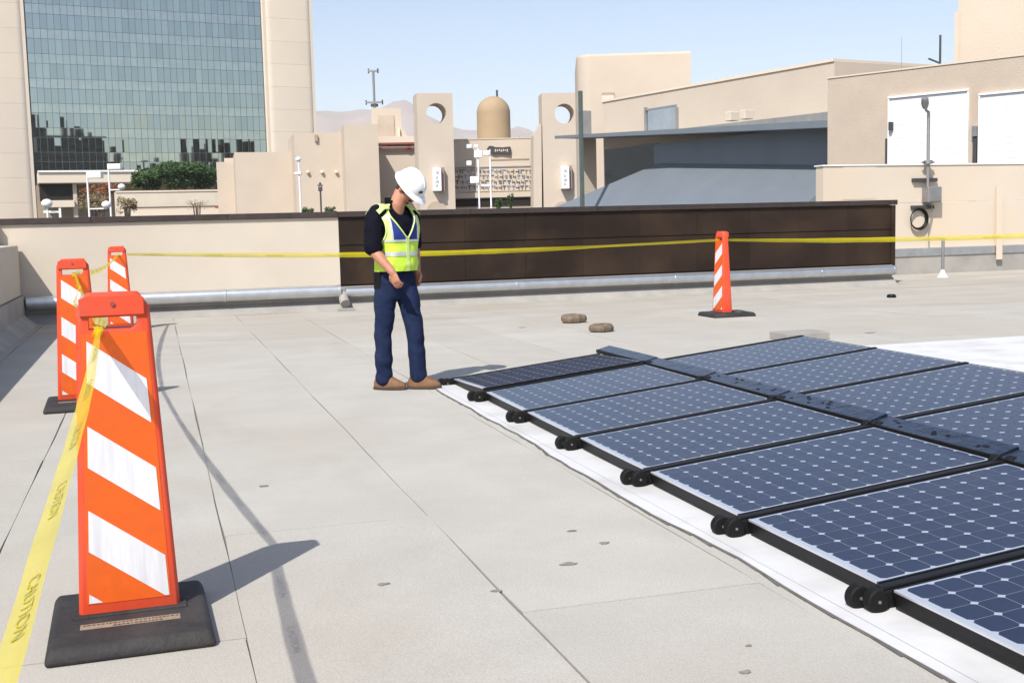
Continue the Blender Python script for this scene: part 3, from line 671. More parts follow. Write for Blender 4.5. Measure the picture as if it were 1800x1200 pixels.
dm = thing('water_dome', 'tan domed cylindrical tank on the hall roof', 'tank', fc.P(fc.u(864, 247), zc_, -6)); ORG[dm.name] = Vector(dm.location)
s = 114.5/F; rad = 29*s; zt = at(864, 170, 114.5).z; zb = zc_; L = dm.location
prof = [(rad*1.03, 0), (rad*1.03, .12), (rad, .13), (rad, zt-zb-rad*1.0)]+[(rad*math.cos(R(a)), zt-zb-rad+rad*math.sin(R(a))) for a in range(6, 90, 6)]+[(.03, zt-zb)]
part('tank', MB().lathe((L.x, L.y, zb), prof, 40), 'dome_tan', dm, smooth=True)
part('vent', MB().tube([(L.x+.7, L.y+1, zt-.8), (L.x+.7, L.y+1, zt+.7)], .10, 8), 'dark_steel', dm)
solo('roof_vent_stub', fc.rect(910, 231, 913, 247, -6, -5.8), 'sand_dark_stucco', 'thin short vent stub on the hall roof right of the dome', 'vent')
solo('roof_mound', fc.rect(893, 238, 908, 247, -9, -7), 'precast_concrete', 'low pale box on the hall roof just right of the dome', 'vent', bevel=.15)
# radio mast
p = at(656, 125, 128); pbm = at(656, 190, 128)
rm = thing('radio_mast', 'grey radio mast with cross arms on the stepped tan roof', 'mast', (p.x, p.y, pbm.z)); s = 128/F
part('pole', MB().tube([(p.x, p.y, pbm.z), (p.x, p.y, p.z)], 2.1*s, 10), 'grey_steel', rm, smooth=True)
for (dy, hw) in ((0, 8), (53, 14)):
    z = p.z-dy*s; part('cross_arm', MB().obox((p.x, p.y, z), _r*hw*s, Vector((.1, .1, 0)), (0, 0, 1.4*s)), 'grey_steel', rm)
    for sg_ in (-1, 1): part('antenna', MB().tube([Vector((p.x, p.y, z-4*s))+_r*hw*s*sg_, Vector((p.x, p.y, z+4*s))+_r*hw*s*sg_], 1.2*s, 8), 'dark_steel', rm)
part('cross_arm', MB().obox((p.x, p.y, p.z-58*s), _r*5*s, Vector((.1, .1, 0)), (0, 0, 2.5*s)), 'dark_steel', rm)
# tall green pole
p = at(1020, 160, 58)
gp = thing('steel_pole', 'tall dark green square pole beside the right holed tower', 'pole', (p.x, p.y, ZG)); s = 58/F
part('shaft', MB().box(p.x-3.3*s, p.x+3.3*s, p.y-3.3*s, p.y+3.3*s, ZG, p.z), 'dark_green_pole', gp, bevel=.02)
part('base_plate', MB().box(p.x-.3, p.x+.3, p.y-.3, p.y+.3, ZG, ZG+.05), 'dark_green_pole', gp)

# ------------------------------------------------------------------ angled hall with canopy (right of centre)
A = Fac(1040, 1456, 66, 52, 180)
ah = thing('angled_hall', 'long tan hall with a grey canopy and slanted grey lower roof', 'building', A.P(A.w/2, ZG, -8)); ORG[ah.name] = Vector(ah.location)
zl = A.z(1062, 180)
um = A.uz(1060, 200)[0]
part('wall', A.box(um, A.w+.35, ZG, zl, -14, 0), 'sand_stucco', ah)
part('roof_cap', A.box(um-.05, A.w+.35, zl+.002, zl+.12, -14, .06), 'precast_concrete', ah)
wi = part('window', A.rect(1138, 190, 1191, 232, .002, .06), 'pale_glass', ah)
for r_ in ((1136, 189, 1138.4, 233), (1190.6, 189, 1193, 233), (1138.6, 188, 1190.4, 191)): part('frame', A.rect(*r_, .003, .14), 'grey_fascia', wi)
# canopy
mb = MB(); pl = [(1030, 240.5), (1240, 229), (1540, 196), (1540, 224), (1160, 240), (1030, 244.5)]
pu = [A.uz(*p) for p in pl]; n = len(pu)
mb.add([A.P(u, z, 1.9) for u, z in pu]+[A.P(u, z, .02) for u, z in pu], [tuple(range(n)), tuple(range(n, 2*n))]+[(i, (i+1) % n, n+(i+1) % n, n+i) for i in range(n)])
part('canopy', mb, 'grey_fascia', ah)
mb = MB(); pu = [A.uz(*p) for p in [(1030, 240), (1540, 212), (1540, 225), (1030, 245)]]; n = 4
mb.add([A.P(u, z, 2.05) for u, z in pu]+[A.P(u, z, 1.903) for u, z in pu], [(0, 1, 2, 3), (7, 6, 5, 4)]+[(i, (i+1) % n, n+(i+1) % n, n+i) for i in range(n)])
part('fascia', mb, 'grey_metal', ah)
for x, y in ((1324, 206), (1350, 203)):
    part('roof_vent', A.rect(x-5, y-8, x+5, y+8, 1.0, 1.5), 'cream_stucco', ah, bevel=.03)
part('upper_grey_wall', A.rect(1164, 232, 1560, 380, .03, .5), 'grey_metal', ah)
part('dark_window', A.rect(1070, 258, 1163, 345, .031, .25), 'dark_glass', ah)
part('end_pier', A.rect(1046, 243, 1049.5, 380, .02, 1.0), 'sand_stucco', ah)
mb = MB(); a0 = A.uz(1172, 287); a1 = A.uz(1500, 291); zlow = A.uz(1045, 357)[1]
ulow = A.uz(1040, 357)[0]
q0 = A.P(a0[0], a0[1], .52); q1 = A.P(a1[0], a1[1], .52); q2 = A.P(a1[0]+1, zlow-1.0, 4.2); q3 = A.P(ulow-1.0, zlow-1.0, 4.2); q4 = A.P(ulow-1.0, zlow-1.0, .52); q5 = A.P(a1[0]+1, zlow-1.0, .52)
mb.add([q0, q1, q2, q3, q4, q5], [(0, 3, 2, 1), (0, 4, 3), (1, 2, 5), (0, 1, 5, 4), (2, 3, 4, 5)])
part('slanted_roof', mb, 'grey_metal', ah)
part('canopy_post', A.rect(1046, 196, 1053, 240, .5, 1.1), 'grey_fascia', ah)
# block with rounded corner above the hall
K = Fac(1040, 1214, 72, 72.4, 110)
kb = thing('stair_block', 'tall square tan block with a rounded left corner above the angled hall', 'building', K.P(K.w/2, ZG, -5)); ORG[kb.name] = Vector(kb.location)
zk = K.z(1040, 99.5); ul = K.uz(1014, 140)[0]; rd = -ul
poly = [(0+rd*math.sin(R(a)) - rd*1.0 + rd - rd*math.sin(R(a)) if False else -rd*(1-math.cos(R(0))), 0) for a in ()]
pl = [(K.w, 0), (K.w, -9), (ul, -9)]+[(ul+rd*(1-math.cos(R(a))), -rd*1.2+rd*1.2*math.sin(R(a))) for a in range(0, 91, 10)]
pw = [K.P(a, 0, b) for a, b in pl]
part('wall', MB().loft([[p_+Vector((0, 0, ZG)) for p_ in pw], [p_+Vector((0, 0, zk)) for p_ in pw]]), 'sand_stucco', kb, smooth=True, angle=30)
part('cap', MB().loft([[p_+Vector((0, 0, zk+.002)) for p_ in pw], [p_+Vector((0, 0, zk+.12)) for p_ in pw]]), 'precast_concrete', kb)
part('scupper', K.rect(1058, 163, 1079, 169, .003, .12), 'sand_dark_stucco', kb)
part('scupper_sill', K.rect(1058, 169.3, 1079, 179, .003, .45), 'precast_concrete', kb)

# ------------------------------------------------------------------ penthouse with roll-up doors
Pn = Fac(1455, 1800, 41, 38, 138)
ph = thing('penthouse', 'rough tan rooftop penthouse with white roll-up doors', 'building', Pn.P(Pn.w/2, 0, -3)); ORG[ph.name] = Vector(ph.location)
zp = Pn.z(1456, 139); wR = Pn.w+3
part('wall', Pn.box(0, wR, 0, zp, -6, 0), 'tan_stucco', ph)
part('cap', Pn.box(-.03, wR, zp+.002, zp+.05, -6, .03), 'buff_stucco', ph)
def rolldoor(x0, x1, y0, y1):
    ua = Pn.uz(x0, 230)[0]; ub = Pn.uz(x1, 230)[0]; zt = Pn.z((x0+x1)/2, y0); zb = .9
    d = part('door', Pn.box(ua, ub, zb, zt, .004, .03), 'door_white', ph)
    z = zb
    while z < zt-.03:
        part('slat', Pn.box(ua+.02, ub-.02, z+.002, min(z+.203, zt-.01), .031, .038), 'door_white', d, bevel=.003, segs=1); z += .205
    part('guide_rail', Pn.box(ua-.05, ua-.002, zb, zt, .003, .08), 'white_paint', d); part('guide_rail', Pn.box(ub+.002, ub+.05, zb, zt, .003, .08), 'white_paint', d)
    part('head_trim', Pn.box(ua-.05, ub+.05, zt+.002, zt+.06, .003, .10), 'white_paint', d)
rolldoor(1565, 1701, 167, 292); rolldoor(1724, 1900, 160, 292)
part('electric_box', Pn.rect(1567, 215, 1572, 229, .06, .2), 'dark_steel', ph)
part('switch_box', Pn.rect(1712, 222, 1720, 240, .004, .15), 'grey_steel', ph); part('conduit', Pn.rect(1712, 241, 1719, 292, .004, .10), 'dark_steel', ph)
part('conduit', Pn.rect(1558, 244, 1562, 292, .004, .08), 'dark_steel', ph)
U = Fac(1684, 1830, 47, 47, 60)
ub_ = thing('upper_block', 'plain tan upper block at the top right corner above the penthouse', 'building', U.P(U.w/2, 0, -3)); ORG[ub_.name] = Vector(ub_.location)
part('wall', U.box(0, U.w+2, 0, U.z(1690, 1), -5, 0), 'sand_stucco', ub_)
part('corner_pilaster', U.box(-.12, .05, 0, U.z(1690, 21), -1, .06), 'sand_stucco', ub_)
p = at(1653, 62, 42); p2 = at(1653, 118, 42)
an = thing('antenna_pole', 'short dark antenna pole with a side arm on the penthouse roof', 'antenna', (p.x, p.y, p2.z)); s = 36/F
part('pole', MB().tube([(p.x, p.y, p2.z-.3), (p.x, p.y, p.z)], 2.1*s, 10), 'dark_steel', an, smooth=True)
part('arm', MB().tube([Vector((p.x, p.y, p2.z+.18))-_r*22*s+Vector((0, 0, .10)), Vector((p.x, p.y, p2.z+.12))], 1.8*s, 8), 'dark_steel', an, smooth=True)
p = at(1585, 65, 43); p2 = at(1585, 130, 43)
solo('whip_antenna', MB().tube([(p.x, p.y, p2.z-.5), (p.x, p.y, p.z)], [.012, .006], 6), 'grey_steel', 'very thin whip antenna on the penthouse roof', 'antenna')

# ------------------------------------------------------------------ offices behind the camera, mirrored in the tower glass
def behind(cx, cy, wx, wy, h, label, extras=0, seed=0):
    o = thing('office_block', label, 'building', (cx, cy, ZG), 'office blocks behind the viewer'); rg = random.Random(seed)
    part('wall', MB().box(cx-wx/2, cx+wx/2, cy-wy/2, cy+wy/2, ZG, h), 'far_office', o)
    z = ZG+2
    while z < h-2.5:
        part('window_strip', MB().box(cx-wx/2+1, cx+wx/2-1, cy+wy/2+.01, cy+wy/2+.12, z, z+1.8), 'far_window', o); z += 3.9
    for k in range(extras):
        x = cx+rg.uniform(-wx/2+1, wx/2-2); hh = rg.uniform(2, 9); part('roof_plant', MB().box(x, x+rg.uniform(.8, 3), cy-2, cy+1, h+.01, h+hh), 'far_office', o)
behind(91, -128, 34, 14, 42, 'dark tall office block mirrored low in the left glass', 9, 1)
behind(128, -126, 38, 10, 27.5, 'dark low office block mirrored at the middle of the glass', 6, 2)
behind(166, -128, 36, 14, 31.5, 'dark office block mirrored low at the right of the glass', 12, 3)

# ------------------------------------------------------------------ solar array
AX0, AX1, AX2, AX3 = 2.50, 3.90, 4.00, 5.40
AZ0, AZ1, AZ2, AZ3 = 0.086, 0.228, 0.246, 0.386
AY, AP = 10.235, 1.094
PW = AP-.082                           # glass width along y
def octagon(cu, cv):
    a, b = cu/2, cv/2; c = .0155
    m = MB(); pts = [(-a+c, -b), (a-c, -b), (a, -b+c), (a, b-c), (a-c, b), (-a+c, b), (-a, b-c), (-a, -b+c)]
    m.add([(x, y, .0006) for x, y in pts], [tuple(range(8))]); return m
def solar_panel(x0, z0, x1, z1):
    L = math.hypot(x1-x0, z1-z0); tl = math.atan2(z1-z0, x1-x0)
    o = thing('solar_panel', 'x', 'solar panel', (x0, 0, z0)); o.rotation_euler = (0, -tl, 0)
    t = .028
    lpart('backsheet', MB().box(.012, L-.012, .012, PW-.012, -.02, -.0002), 'backsheet', o)
    fm = MB(); fm.box(0, L, 0, .012, -t, .001); fm.box(0, L, PW-.012, PW, -t, .001); fm.box(L-.012, L, .012, PW-.012, -t, .001)
    lpart('frame', fm, 'panel_black', o)
    lpart('edge_trim', MB().box(0, .013, .012, PW-.012, -.007, .0015), 'panel_silver', o)
    lpart('edge_side', MB().box(.001, .012, .012, PW-.012, -t-.02, -.0075), 'panel_black', o)
    cu = (L-.056)/12; cv = (PW-.05)/8
    cm = make_mesh('cell', octagon(cu-.0026, cv-.0026), 'cell_blue', fix=False)
    for i in range(12):
        for j in range(8):
            c_ = link('cell', cm, o); c_.location = (.034+cu*(i+.5), .025+cv*(j+.5), 0)
    # black rail covering the gap on the far side, with its round foot at the low end
    y0 = PW+.006; y1 = AP-.006
    rl = lpart('rail', MB().box(-.03, L+.012, y0+.012, y1-.012, -.05, .006), 'panel_black', o, bevel=.005, segs=1)
    lpart('skirt', MB().box(.006, .045, .0, PW, -.073, -.030), 'panel_black', o, bevel=.006, segs=1)
    lpart('tray', MB().box(.10, L-.03, .03, PW-.03, -.05, -.03), 'panel_black', o)
    for k, (dx, dy) in enumerate(((-.062, -.028), (-.094, .040))):
        ft = MB(); st = []
        cx = dx; cz = -.031; yy = (y0+y1)/2+dy
        st = [(cx+.044*math.cos(2*math.pi*i/24), cz+.046*math.sin(2*math.pi*i/24)) for i in range(24)]
        ft.loft([[Vector((a, yy-.024, b)) for a, b in st], [Vector((a, yy+.024, b)) for a, b in st]])
        fo = lpart('foot', ft, 'foot_black', o, bevel=.006, segs=1, smooth=True)
        bl = MB().loft([[Vector((cx+.006*math.cos(2*math.pi*i/10), yy-.028, cz+.006*math.sin(2*math.pi*i/10))) for i in range(10)], [Vector((cx+.006*math.cos(2*math.pi*i/10), yy-.022, cz+.006*math.sin(2*math.pi*i/10))) for i in range(10)]])
        lpart('bolt', bl, 'grey_steel', fo)
    lpart('foot_block', MB().box(-.060, .05, y0+.005, y1-.025, -.072, -.004), 'foot_black', o, bevel=.012)
    hz_ = z1
    lp = MB(); lp.box(L-.10, L-.04, y0, y1, -(hz_-.02), -.05); lpart('leg', lp, 'panel_black', o)
    return o
protoA = solar_panel(AX0, AZ0, AX1, AZ1); protoB = solar_panel(AX2, AZ2, AX3, AZ3)
mB = MB(); mB.box(.10, .16, PW+.006, AP-.006, -AZ2+.03, -.12); lpart('leg', mB, 'panel_black', protoB)
ordn = ['rearmost', 'second', 'third', 'fourth', 'fifth', 'sixth', 'seventh']
first = [True, True]
for k in range(7):
    y = AY-AP*(k+1)+.0
    o = protoA if k == 0 else copy_tree(protoA)
    o.location = (AX0, y, AZ0)
    if k == 0: rearp = o
    o['label'] = ('dark grey solar panel at the far left corner, by the worker\'s boots' if k == 0 else
                  '%s solar panel from the back in the left row' % ordn[k]); o['group'] = 'solar panels of the left row'
    if k > 0:
        o = protoB if k == 1 else copy_tree(protoB); o.location = (AX2, y, AZ2)
        o['label'] = '%s solar panel from the back in the right row' % (['rearmost', 'second', 'third', 'fourth', 'fifth', 'sixth'][k-1]); o['group'] = 'solar panels of the right row'
    # raised deflector plate between the rows
    d = thing('wind_deflector', '%s blue ridge plate from the back, between the two panel rows' % ordn[k], 'deflector', (AX1+.0, y, AZ1), 'ridge plates between the panel rows')
    up = .012 if k >= 3 else .006
    ya, yb = .001, AP-.001
    pm = MB().add([(.018, ya, .012+up*.6), (.135, ya, .042+up), (.135, yb, .042), (.018, yb, .012), (.018, ya, .004+up*.6), (.135, ya, .034+up), (.135, yb, .034), (.018, yb, .004)], [(0, 1, 2, 3), (7, 6, 5, 4), (0, 4, 5, 1), (1, 5, 6, 2), (2, 6, 7, 3), (3, 7, 4, 0)])
    lpart('plate', pm, 'deflector_blue', d)
    lpart('front_edge', MB().add([(.002, ya, -.02), (.017, ya, -.02), (.017, yb, -.02), (.002, yb, -.02), (.002, ya, .012+up*.6), (.017, ya, .013+up*.6), (.017, yb, .012), (.002, yb, .012)], [(0, 1, 2, 3), (7, 6, 5, 4), (0, 4, 5, 1), (1, 5, 6, 2), (2, 6, 7, 3), (3, 7, 4, 0)]), 'panel_black', d)
    lpart('end_plate', MB().add([(.136, ya, .0), (.142, ya, .0), (.142, yb, .0), (.136, yb, .0), (.136, ya, .040+up), (.142, ya, .038+up), (.142, yb, .038), (.136, yb, .040)], [(0, 1, 2, 3), (7, 6, 5, 4), (0, 4, 5, 1), (1, 5, 6, 2), (2, 6, 7, 3), (3, 7, 4, 0)]), 'panel_black', d)
    if k < 6:
        dm_ = MB(); rg = random.Random(40+k)
        for _ in range(9 if k >= 2 else 0):
            s_ = rg.uniform(.25, .95); w_ = rg.uniform(.1, .9)
            cx, cy = .018+.117*s_, ya+(yb-ya)*w_; zz = (.012+up*.6*(1-w_))*(1-s_)+(.042+up*(1-w_))*s_+.0012
            a, b = rg.uniform(.008, .014), rg.uniform(.012, .028)
            dm_.add([(cx+a*math.cos(t*.7854), cy+b*math.sin(t*.7854), zz+.41*a*math.cos(t*.7854)) for t in range(8)], [tuple(range(8))])
        if dm_.v: q_ = lpart('dimples', dm_, 'panel_black', d, fix=False); q_['kind'] = 'stuff'
rearp.rotation_euler = (R(-2.7), rearp.rotation_euler[1], 0); rearp.location.z += .020      # the rearmost panel dips a little toward the wall
# small grey pad seen past the rear of the right row
p = gz(1405, 596)
solo('paver_pad', MB().box(p.x-.28, p.x+.28, p.y-.2, p.y+.2, 0.002, .09), 'grey_flashing', 'small pale grey pad just behind the right panel row', 'pad', bevel=.008)

# ------------------------------------------------------------------ stones and debris
def stone(x, y, rx, ry, h, label, seed):
    rg = random.Random(seed); m = MB(); n = 18; rings = []
    sh = [rg.uniform(.86, 1.12) for _ in range(n)]
    for (f_, z) in ((.80, .0), (1.0, .18), (1.04, .55), (.95, .85), (.74, .97), (.40, 1.03), (.08, 1.04)):
        rings.append([Vector((x+rx*f_*sh[i]*math.cos(2*math.pi*i/n), y+ry*f_*sh[i]*math.sin(2*math.pi*i/n), .002+h*z*(1+.08*math.sin(i*1.7+seed)))) for i in range(n)])
    m.loft(rings); return solo('stone', m, 'rock', label, 'stone', 'flat brown stones on the roof', loc=(x, y, 0), smooth=True, angle=22)
p = gz(1008, 567); stone(p.x, p.y, .175, .15, .115, 'flat brown stone farther back, nearer the brown wall', 3)
p = gz(1058, 583); stone(p.x, p.y, .165, .14, .10, 'flat brown stone nearer the solar panels', 8)
p = gz(1567, 523); m = MB(); m.lathe((p.x, p.y, 0), [(.075, .002), (.08, .03), (.06, .055), (.03, .06)], 10)
solo('rubber_plug', m, 'panel_black', 'small black lump on the roof near the end of the brown wall', 'debris')
# flakes and chips of roofing lying about
rg = random.Random(77)
FL = ((1005, 934, .022, 'small dark flake on the open roof, highest of the cluster left of the panels'), (1063, 955, .030, 'dark flake on the open roof beside the white membrane edge'), (1000, 992, .034, 'crooked dark flake in the middle of the open roof'),
      (872, 1040, .020, 'tiny dark chip lying right on the long roof seam'), (672, 1028, .03, 'thin dark scrape left of the long roof seam'), (1317, 1136, .013, 'tiny dark speck above the lowest dark flake'), (1312, 1182, .024, 'dark flake at the bottom edge of the roof in view'),
      (463, 855, .024, 'small dark flake between the nearest barricade and the worker'), (918, 576, .05, 'thin dark scrap left of the flat stones'), (1530, 585, .06, 'dark scrap beyond the right panel row'))
for i, (x, y, s_, lab) in enumerate(FL):
    p = gz(x, y); m = MB(); n = 9; an_ = rg.uniform(-.4, .4)
    m.prism([(p.x+s_*rg.uniform(.5, 1.1)*math.cos(2*math.pi*k/n+an_)*1.2, p.y+s_*rg.uniform(.3, .7)*math.sin(2*math.pi*k/n+an_)) for k in range(n)], .0035, .0065)
    solo('roofing_flake', m, 'flake_grey', lab, 'debris', 'loose roofing flakes')

# ------------------------------------------------------------------ orange vertical panel barricades
BH = 1.23
def hw(z): return .178-(.178-.124)*(z-.05)/(BH-.05)
def hd(z): return .075-(.075-.038)*(z-.05)/(BH-.05)
def clip(poly, fn):
    out = []
    for i in range(len(poly)):
        a, b = poly[i-1], poly[i]; fa, fb = fn(a), fn(b)
        if (fa >= 0) != (fb >= 0): t = fa/(fa-fb); out.append((a[0]+(b[0]-a[0])*t, a[1]+(b[1]-a[1])*t))
        if fb >= 0: out.append(b)
    return out
def barricade(label):
    o = thing('barricade', label, 'barricade', group='orange and white striped barricades')
    b = MB(); prof = []
    zs = [.05, .4, .8, 1.06, 1.175, BH]
    for z in zs:
        w = hw(z) if z < BH else hw(z)-.035; d = hd(z); c = .012
        b_ = [(-w+c, -d), (w-c, -d), (w, -d+c), (w, d-c), (w-c, d), (-w+c, d), (-w, d-c), (-w, -d+c)]
        prof.append([Vector((x, y, z)) for x, y in b_])
    b.loft(prof); body = lpart('body', b, 'orange_plastic', o)
    cu = MB(); cs = [(-.085, 1.098), (.060, 1.098), (.080, 1.115), (.080, 1.142), (-.085, 1.142)]
    cu.loft([[Vector((x, y, z)) for x, z in cs] for y in (-.2, .2)]); co = link('cutter', make_mesh('cutter', cu, 'orange_plastic'))
    md = body.modifiers.new('b', 'BOOLEAN'); md.operation = 'DIFFERENCE'; md.object = co; md.solver = 'EXACT'
    bv = body.modifiers.new('v', 'BEVEL'); bv.width = .004; bv.segments = 2; bv.limit_method = 'ANGLE'
    me = evaluated(body); body.modifiers.clear(); body.data = me; bpy.data.objects.remove(co)
    me.shade_smooth(); me.set_sharp_from_angle(angle=R(28))
    lpart('grip_lip', MB().loft([[Vector((x, y, z)) for x, z in ((-.115, 1.148), (.108, 1.148), (.108, 1.21), (.085, 1.222), (-.09, 1.222), (-.115, 1.21))] for y in (-.0525, -.040)]), 'orange_plastic', o, bevel=.003)
    lpart('bolt', MB().tube([(0, -.058, 1.19), (0, -.05, 1.19)], .008, 10), 'rust_red', o)
    for sd in (-1, 1):
        zb, zt = .105, 1.085
        def yv(z, off): return sd*(hd(z)+off)
        def emit(poly, off, th):
            m = MB(); n = len(poly)
            m.add([(x, yv(z, off), z) for x, z in poly]+[(x, yv(z, off-th), z) for x, z in poly], [tuple(range(n)), tuple(range(2*n-1, n-1, -1))]+[(i, (i+1) % n, n+(i+1) % n, n+i) for i in range(n)]); return m
        sh = lpart('sheeting', emit([(-hw(zb)+.030, zb), (hw(zb)-.030, zb), (hw(zt)-.030+.012, zt), (-hw(zt)+.030-.012, zt)], .002, .003), 'orange_sheeting', o)
        for k in range(-1, 6):
            z0 = .034+.316*k
            W = .2; drop = .20/.27*W*2
            poly = [(-W, z0+.155), (-W, z0), (W, z0-drop), (W, z0+.155-drop)]
            poly = clip(poly, lambda p: p[1]-zb-.004); poly = clip(poly, lambda p: zt-.004-p[1]) if poly else poly
            poly = clip(poly, lambda p: hw(p[1])-.036-p[0]) if poly else poly; poly = clip(poly, lambda p: p[0]+hw(p[1])-.036) if poly else poly
            if len(poly) >= 3: lpart('white_stripe', emit(poly, .0035, .0012), 'white_sheeting', sh)
    bm_ = MB(); bw, bf, bb = .28, -.40, .26
    bm_.loft([[Vector((x, y, z)) for x, y in ((-bw*f_, bf*f_), (bw*f_, bf*f_), (bw*f_, bb*f_), (-bw*f_, bb*f_))] for f_, z in ((1.0, .0), (1.0, .03), (.93, .062))])
    bs = lpart('base', bm_, 'black_rubber', o, bevel=.014, segs=3, smooth=True, angle=50)
    lpart('socket', MB().box(-.20, .20, -.10, .10, .058, .070), 'black_rubber', bs, bevel=.004)
    lb = lpart('label_strip', MB().box(-.17, .17, -.225, -.170, .0625, .0640), 'label_tan', bs)
    m = MB(); rg = random.Random(9)
    for row, (yy, x0, x1) in enumerate(((-.186, -.16, .16), (-.212, -.06, .10))):
        x = x0
        while x < x1: w_ = rg.uniform(.006, .013); m.box(x, x+w_, yy-.005-rg.uniform(0, .003), yy+.005, .0641, .0646); x += w_+rg.uniform(.003, .006)
    lpart('label_print', m, 'label_ink', lb)
    return o
bar = barricade('large orange and white striped barricade nearest the camera at left')
bar.location = (-.155, 4.50, 0); bar.rotation_euler = (0, 0, R(1.5))
def place(x, y, rot, label):
    c_ = copy_tree(bar); c_.location = (x, y, 0); c_.rotation_euler = (0, 0, rot); c_['label'] = label; return c_
place(-.655, 10.42, R(2), 'middle striped barricade partly hidden behind the nearest one')
place(-.52, 18.05, R(-3), 'small striped barricade farthest back at left near the cream wall')
place(7.86, 15.45, R(90), 'striped barricade seen edge on at right before the brown wall')

# ------------------------------------------------------------------ caution tape
def tape(label, pts, wid, text_s, seed=0, fold=.35, flip=False):
    """pts: list of (pos, width vector angle in degrees from vertical) ; ribbon with a fold along the middle"""
    rg = random.Random(seed); n = 60; P = []
    def cat(a, b, c_, d_, t): return 0.5*((2*b)+(c_-a)*t+(2*a-5*b+4*c_-d_)*t*t+(3*b-a-3*c_+d_)*t**3)
    K = len(pts)-1
    for i in range(n+1):
        u = i/n*K; k = min(int(u), K-1); t = u-k
        g_ = lambda q: pts[max(0, min(K, q))]
        pos = cat(*(Vector(g_(k+j)[0]) for j in (-1, 0, 1, 2)), t); an = g_(k)[1]*(1-t)+g_(k+1)[1]*t; w_ = g_(k)[2]*(1-t)+g_(k+1)[2]*t
        P.append((pos, an, w_))
    S = []; s_ = 0
    for i, (pos, an, w_) in enumerate(P):
        tg = (P[min(i+1, n)][0]-P[max(i-1, 0)][0]).normalized(); sd = tg.cross(Vector((0, 0, 1))).normalized(); up = sd.cross(tg)
        wv = (up*math.cos(R(an))+sd*math.sin(R(an))); nv = tg.cross(wv)
        if i: s_ += (pos-P[i-1][0]).length
        S.append((pos, wv*w_, nv, s_))
    def surf(s0, v, off=0):
        for i in range(n):
            if S[i+1][3] >= s0 or i == n-1:
                t = (s0-S[i][3])/max(1e-6, S[i+1][3]-S[i][3]); a, b = S[i], S[i+1]
                pos = a[0].lerp(b[0], t); wv = a[1].lerp(b[1], t); nv = a[2].lerp(b[2], t)
                return pos+wv*v+nv*(off+fold*wv.length*(.5-abs(v))*.5)
    m = MB()
    for i in range(n+1):
        for v in (-.5, -.25, 0, .22, .5):
            m.v.append(S[i][0]+S[i][1]*v*(1+.04*math.sin(i*1.1+seed))+S[i][2]*(fold*S[i][1].length*(.5-abs(v))*.5))
    for i in range(n):
        for k in range(4): a = 5*i+k; m.f.append((a, a+1, a+6, a+5))
    o = solo('caution_tape', m, 'tape_yellow', label, 'tape', 'lengths of yellow caution tape', fix=False, smooth=True)
    if text_s:
        fc_ = bpy.data.curves.new('t', 'FONT'); fc_.body = 'CAUTION'; fc_.size = 1; tob = link('t', fc_); tm = evaluated(tob); bpy.data.objects.remove(tob)
        bm = bmesh.new(); bm.from_mesh(tm); bmesh.ops.triangulate(bm, faces=bm.faces)
        bmesh.ops.subdivide_edges(bm, edges=[e for e in bm.edges if e.calc_length() > .25], cuts=2, use_grid_fill=False)
        bmesh.ops.triangulate(bm, faces=bm.faces)
        xs = [v.co.x for v in bm.verts]; x0, x1 = min(xs), max(xs); h_ = max(v.co.y for v in bm.verts)
        V = [(v.co.x-x0, v.co.y) for v in bm.verts]; bm.verts.index_update(); Fc = [tuple(v.index for v in f_.verts) for f_ in bm.faces]; bm.free()
        tl = .26; gap = text_s; s0 = .25; mt = MB()
        while s0+tl < S[-1][3]-.1:
            for off in (.0012, -.0012): mt.add([surf(s0+((1-x/(x1-x0)) if flip else x/(x1-x0))*tl, (y/h_-.5)*.42, off) for x, y in V], Fc)
            s0 += tl+gap
        if mt.v: q_ = lpart('lettering', mt, 'tape_ink', o, fix=False); q_['kind'] = 'stuff'
    return o
HZ = 1.115
N0 = Vector((-.205, 4.44, 1.105)); M0 = Vector((-.64, 10.36, 1.105)); B0 = Vector((-.50, 18.0, 1.11)); R0 = Vector((7.86, 15.45, 1.105))
tape('wide length of yellow tape running from the nearest barricade toward the camera', [((-.175, -1.2, 1.06), 62, .036), ((-.170, .6, .99), 62, .036), ((-.185, 2.0, .985), 55, .050), ((-.195, 3.3, 1.02), 48, .060), (N0, 30, .048)], .62, .34, 1, flip=True)
tape('sagging yellow tape between the nearest and the middle barricade', [(N0+Vector((.02, .12, 0)), 20, .045), ((-.30, 6.2, 1.03), 10, .072), ((-.47, 8.4, 1.02), -8, .072), (M0, 10, .045)], .6, .4, 2)
tape('short yellow tape between the middle and the farthest left barricade', [(M0+Vector((0, .1, 0)), 15, .045), ((-.62, 13, 1.03), 10, .07), ((-.56, 15.6, 1.03), 20, .07), (B0, 10, .05)], .6, .4, 3)
tape('long yellow tape strung behind the worker to the right barricade', [(B0+Vector((.12, 0, 0)), 35, .045), ((1.4, 17.45, 1.05), 22, .074), ((3.4, 16.8, 1.015), 10, .076), ((5.2, 16.25, 1.03), 30, .076), ((6.3, 15.9, 1.06), 62, .07), (R0+Vector((-.03, 0, .0)), 40, .05)], .22, .62, 4)
tape('yellow tape running right from the right barricade past the cream wall', [(R0+Vector((.02, -.02, 0)), 50, .05), ((9.6, 15.1, 1.055), 20, .074), ((12.2, 14.6, 1.045), 5, .076), ((15.2, 14.2, 1.09), 0, .076), ((18, 13.8, 1.12), 0, .076)], .4, .66, 5)
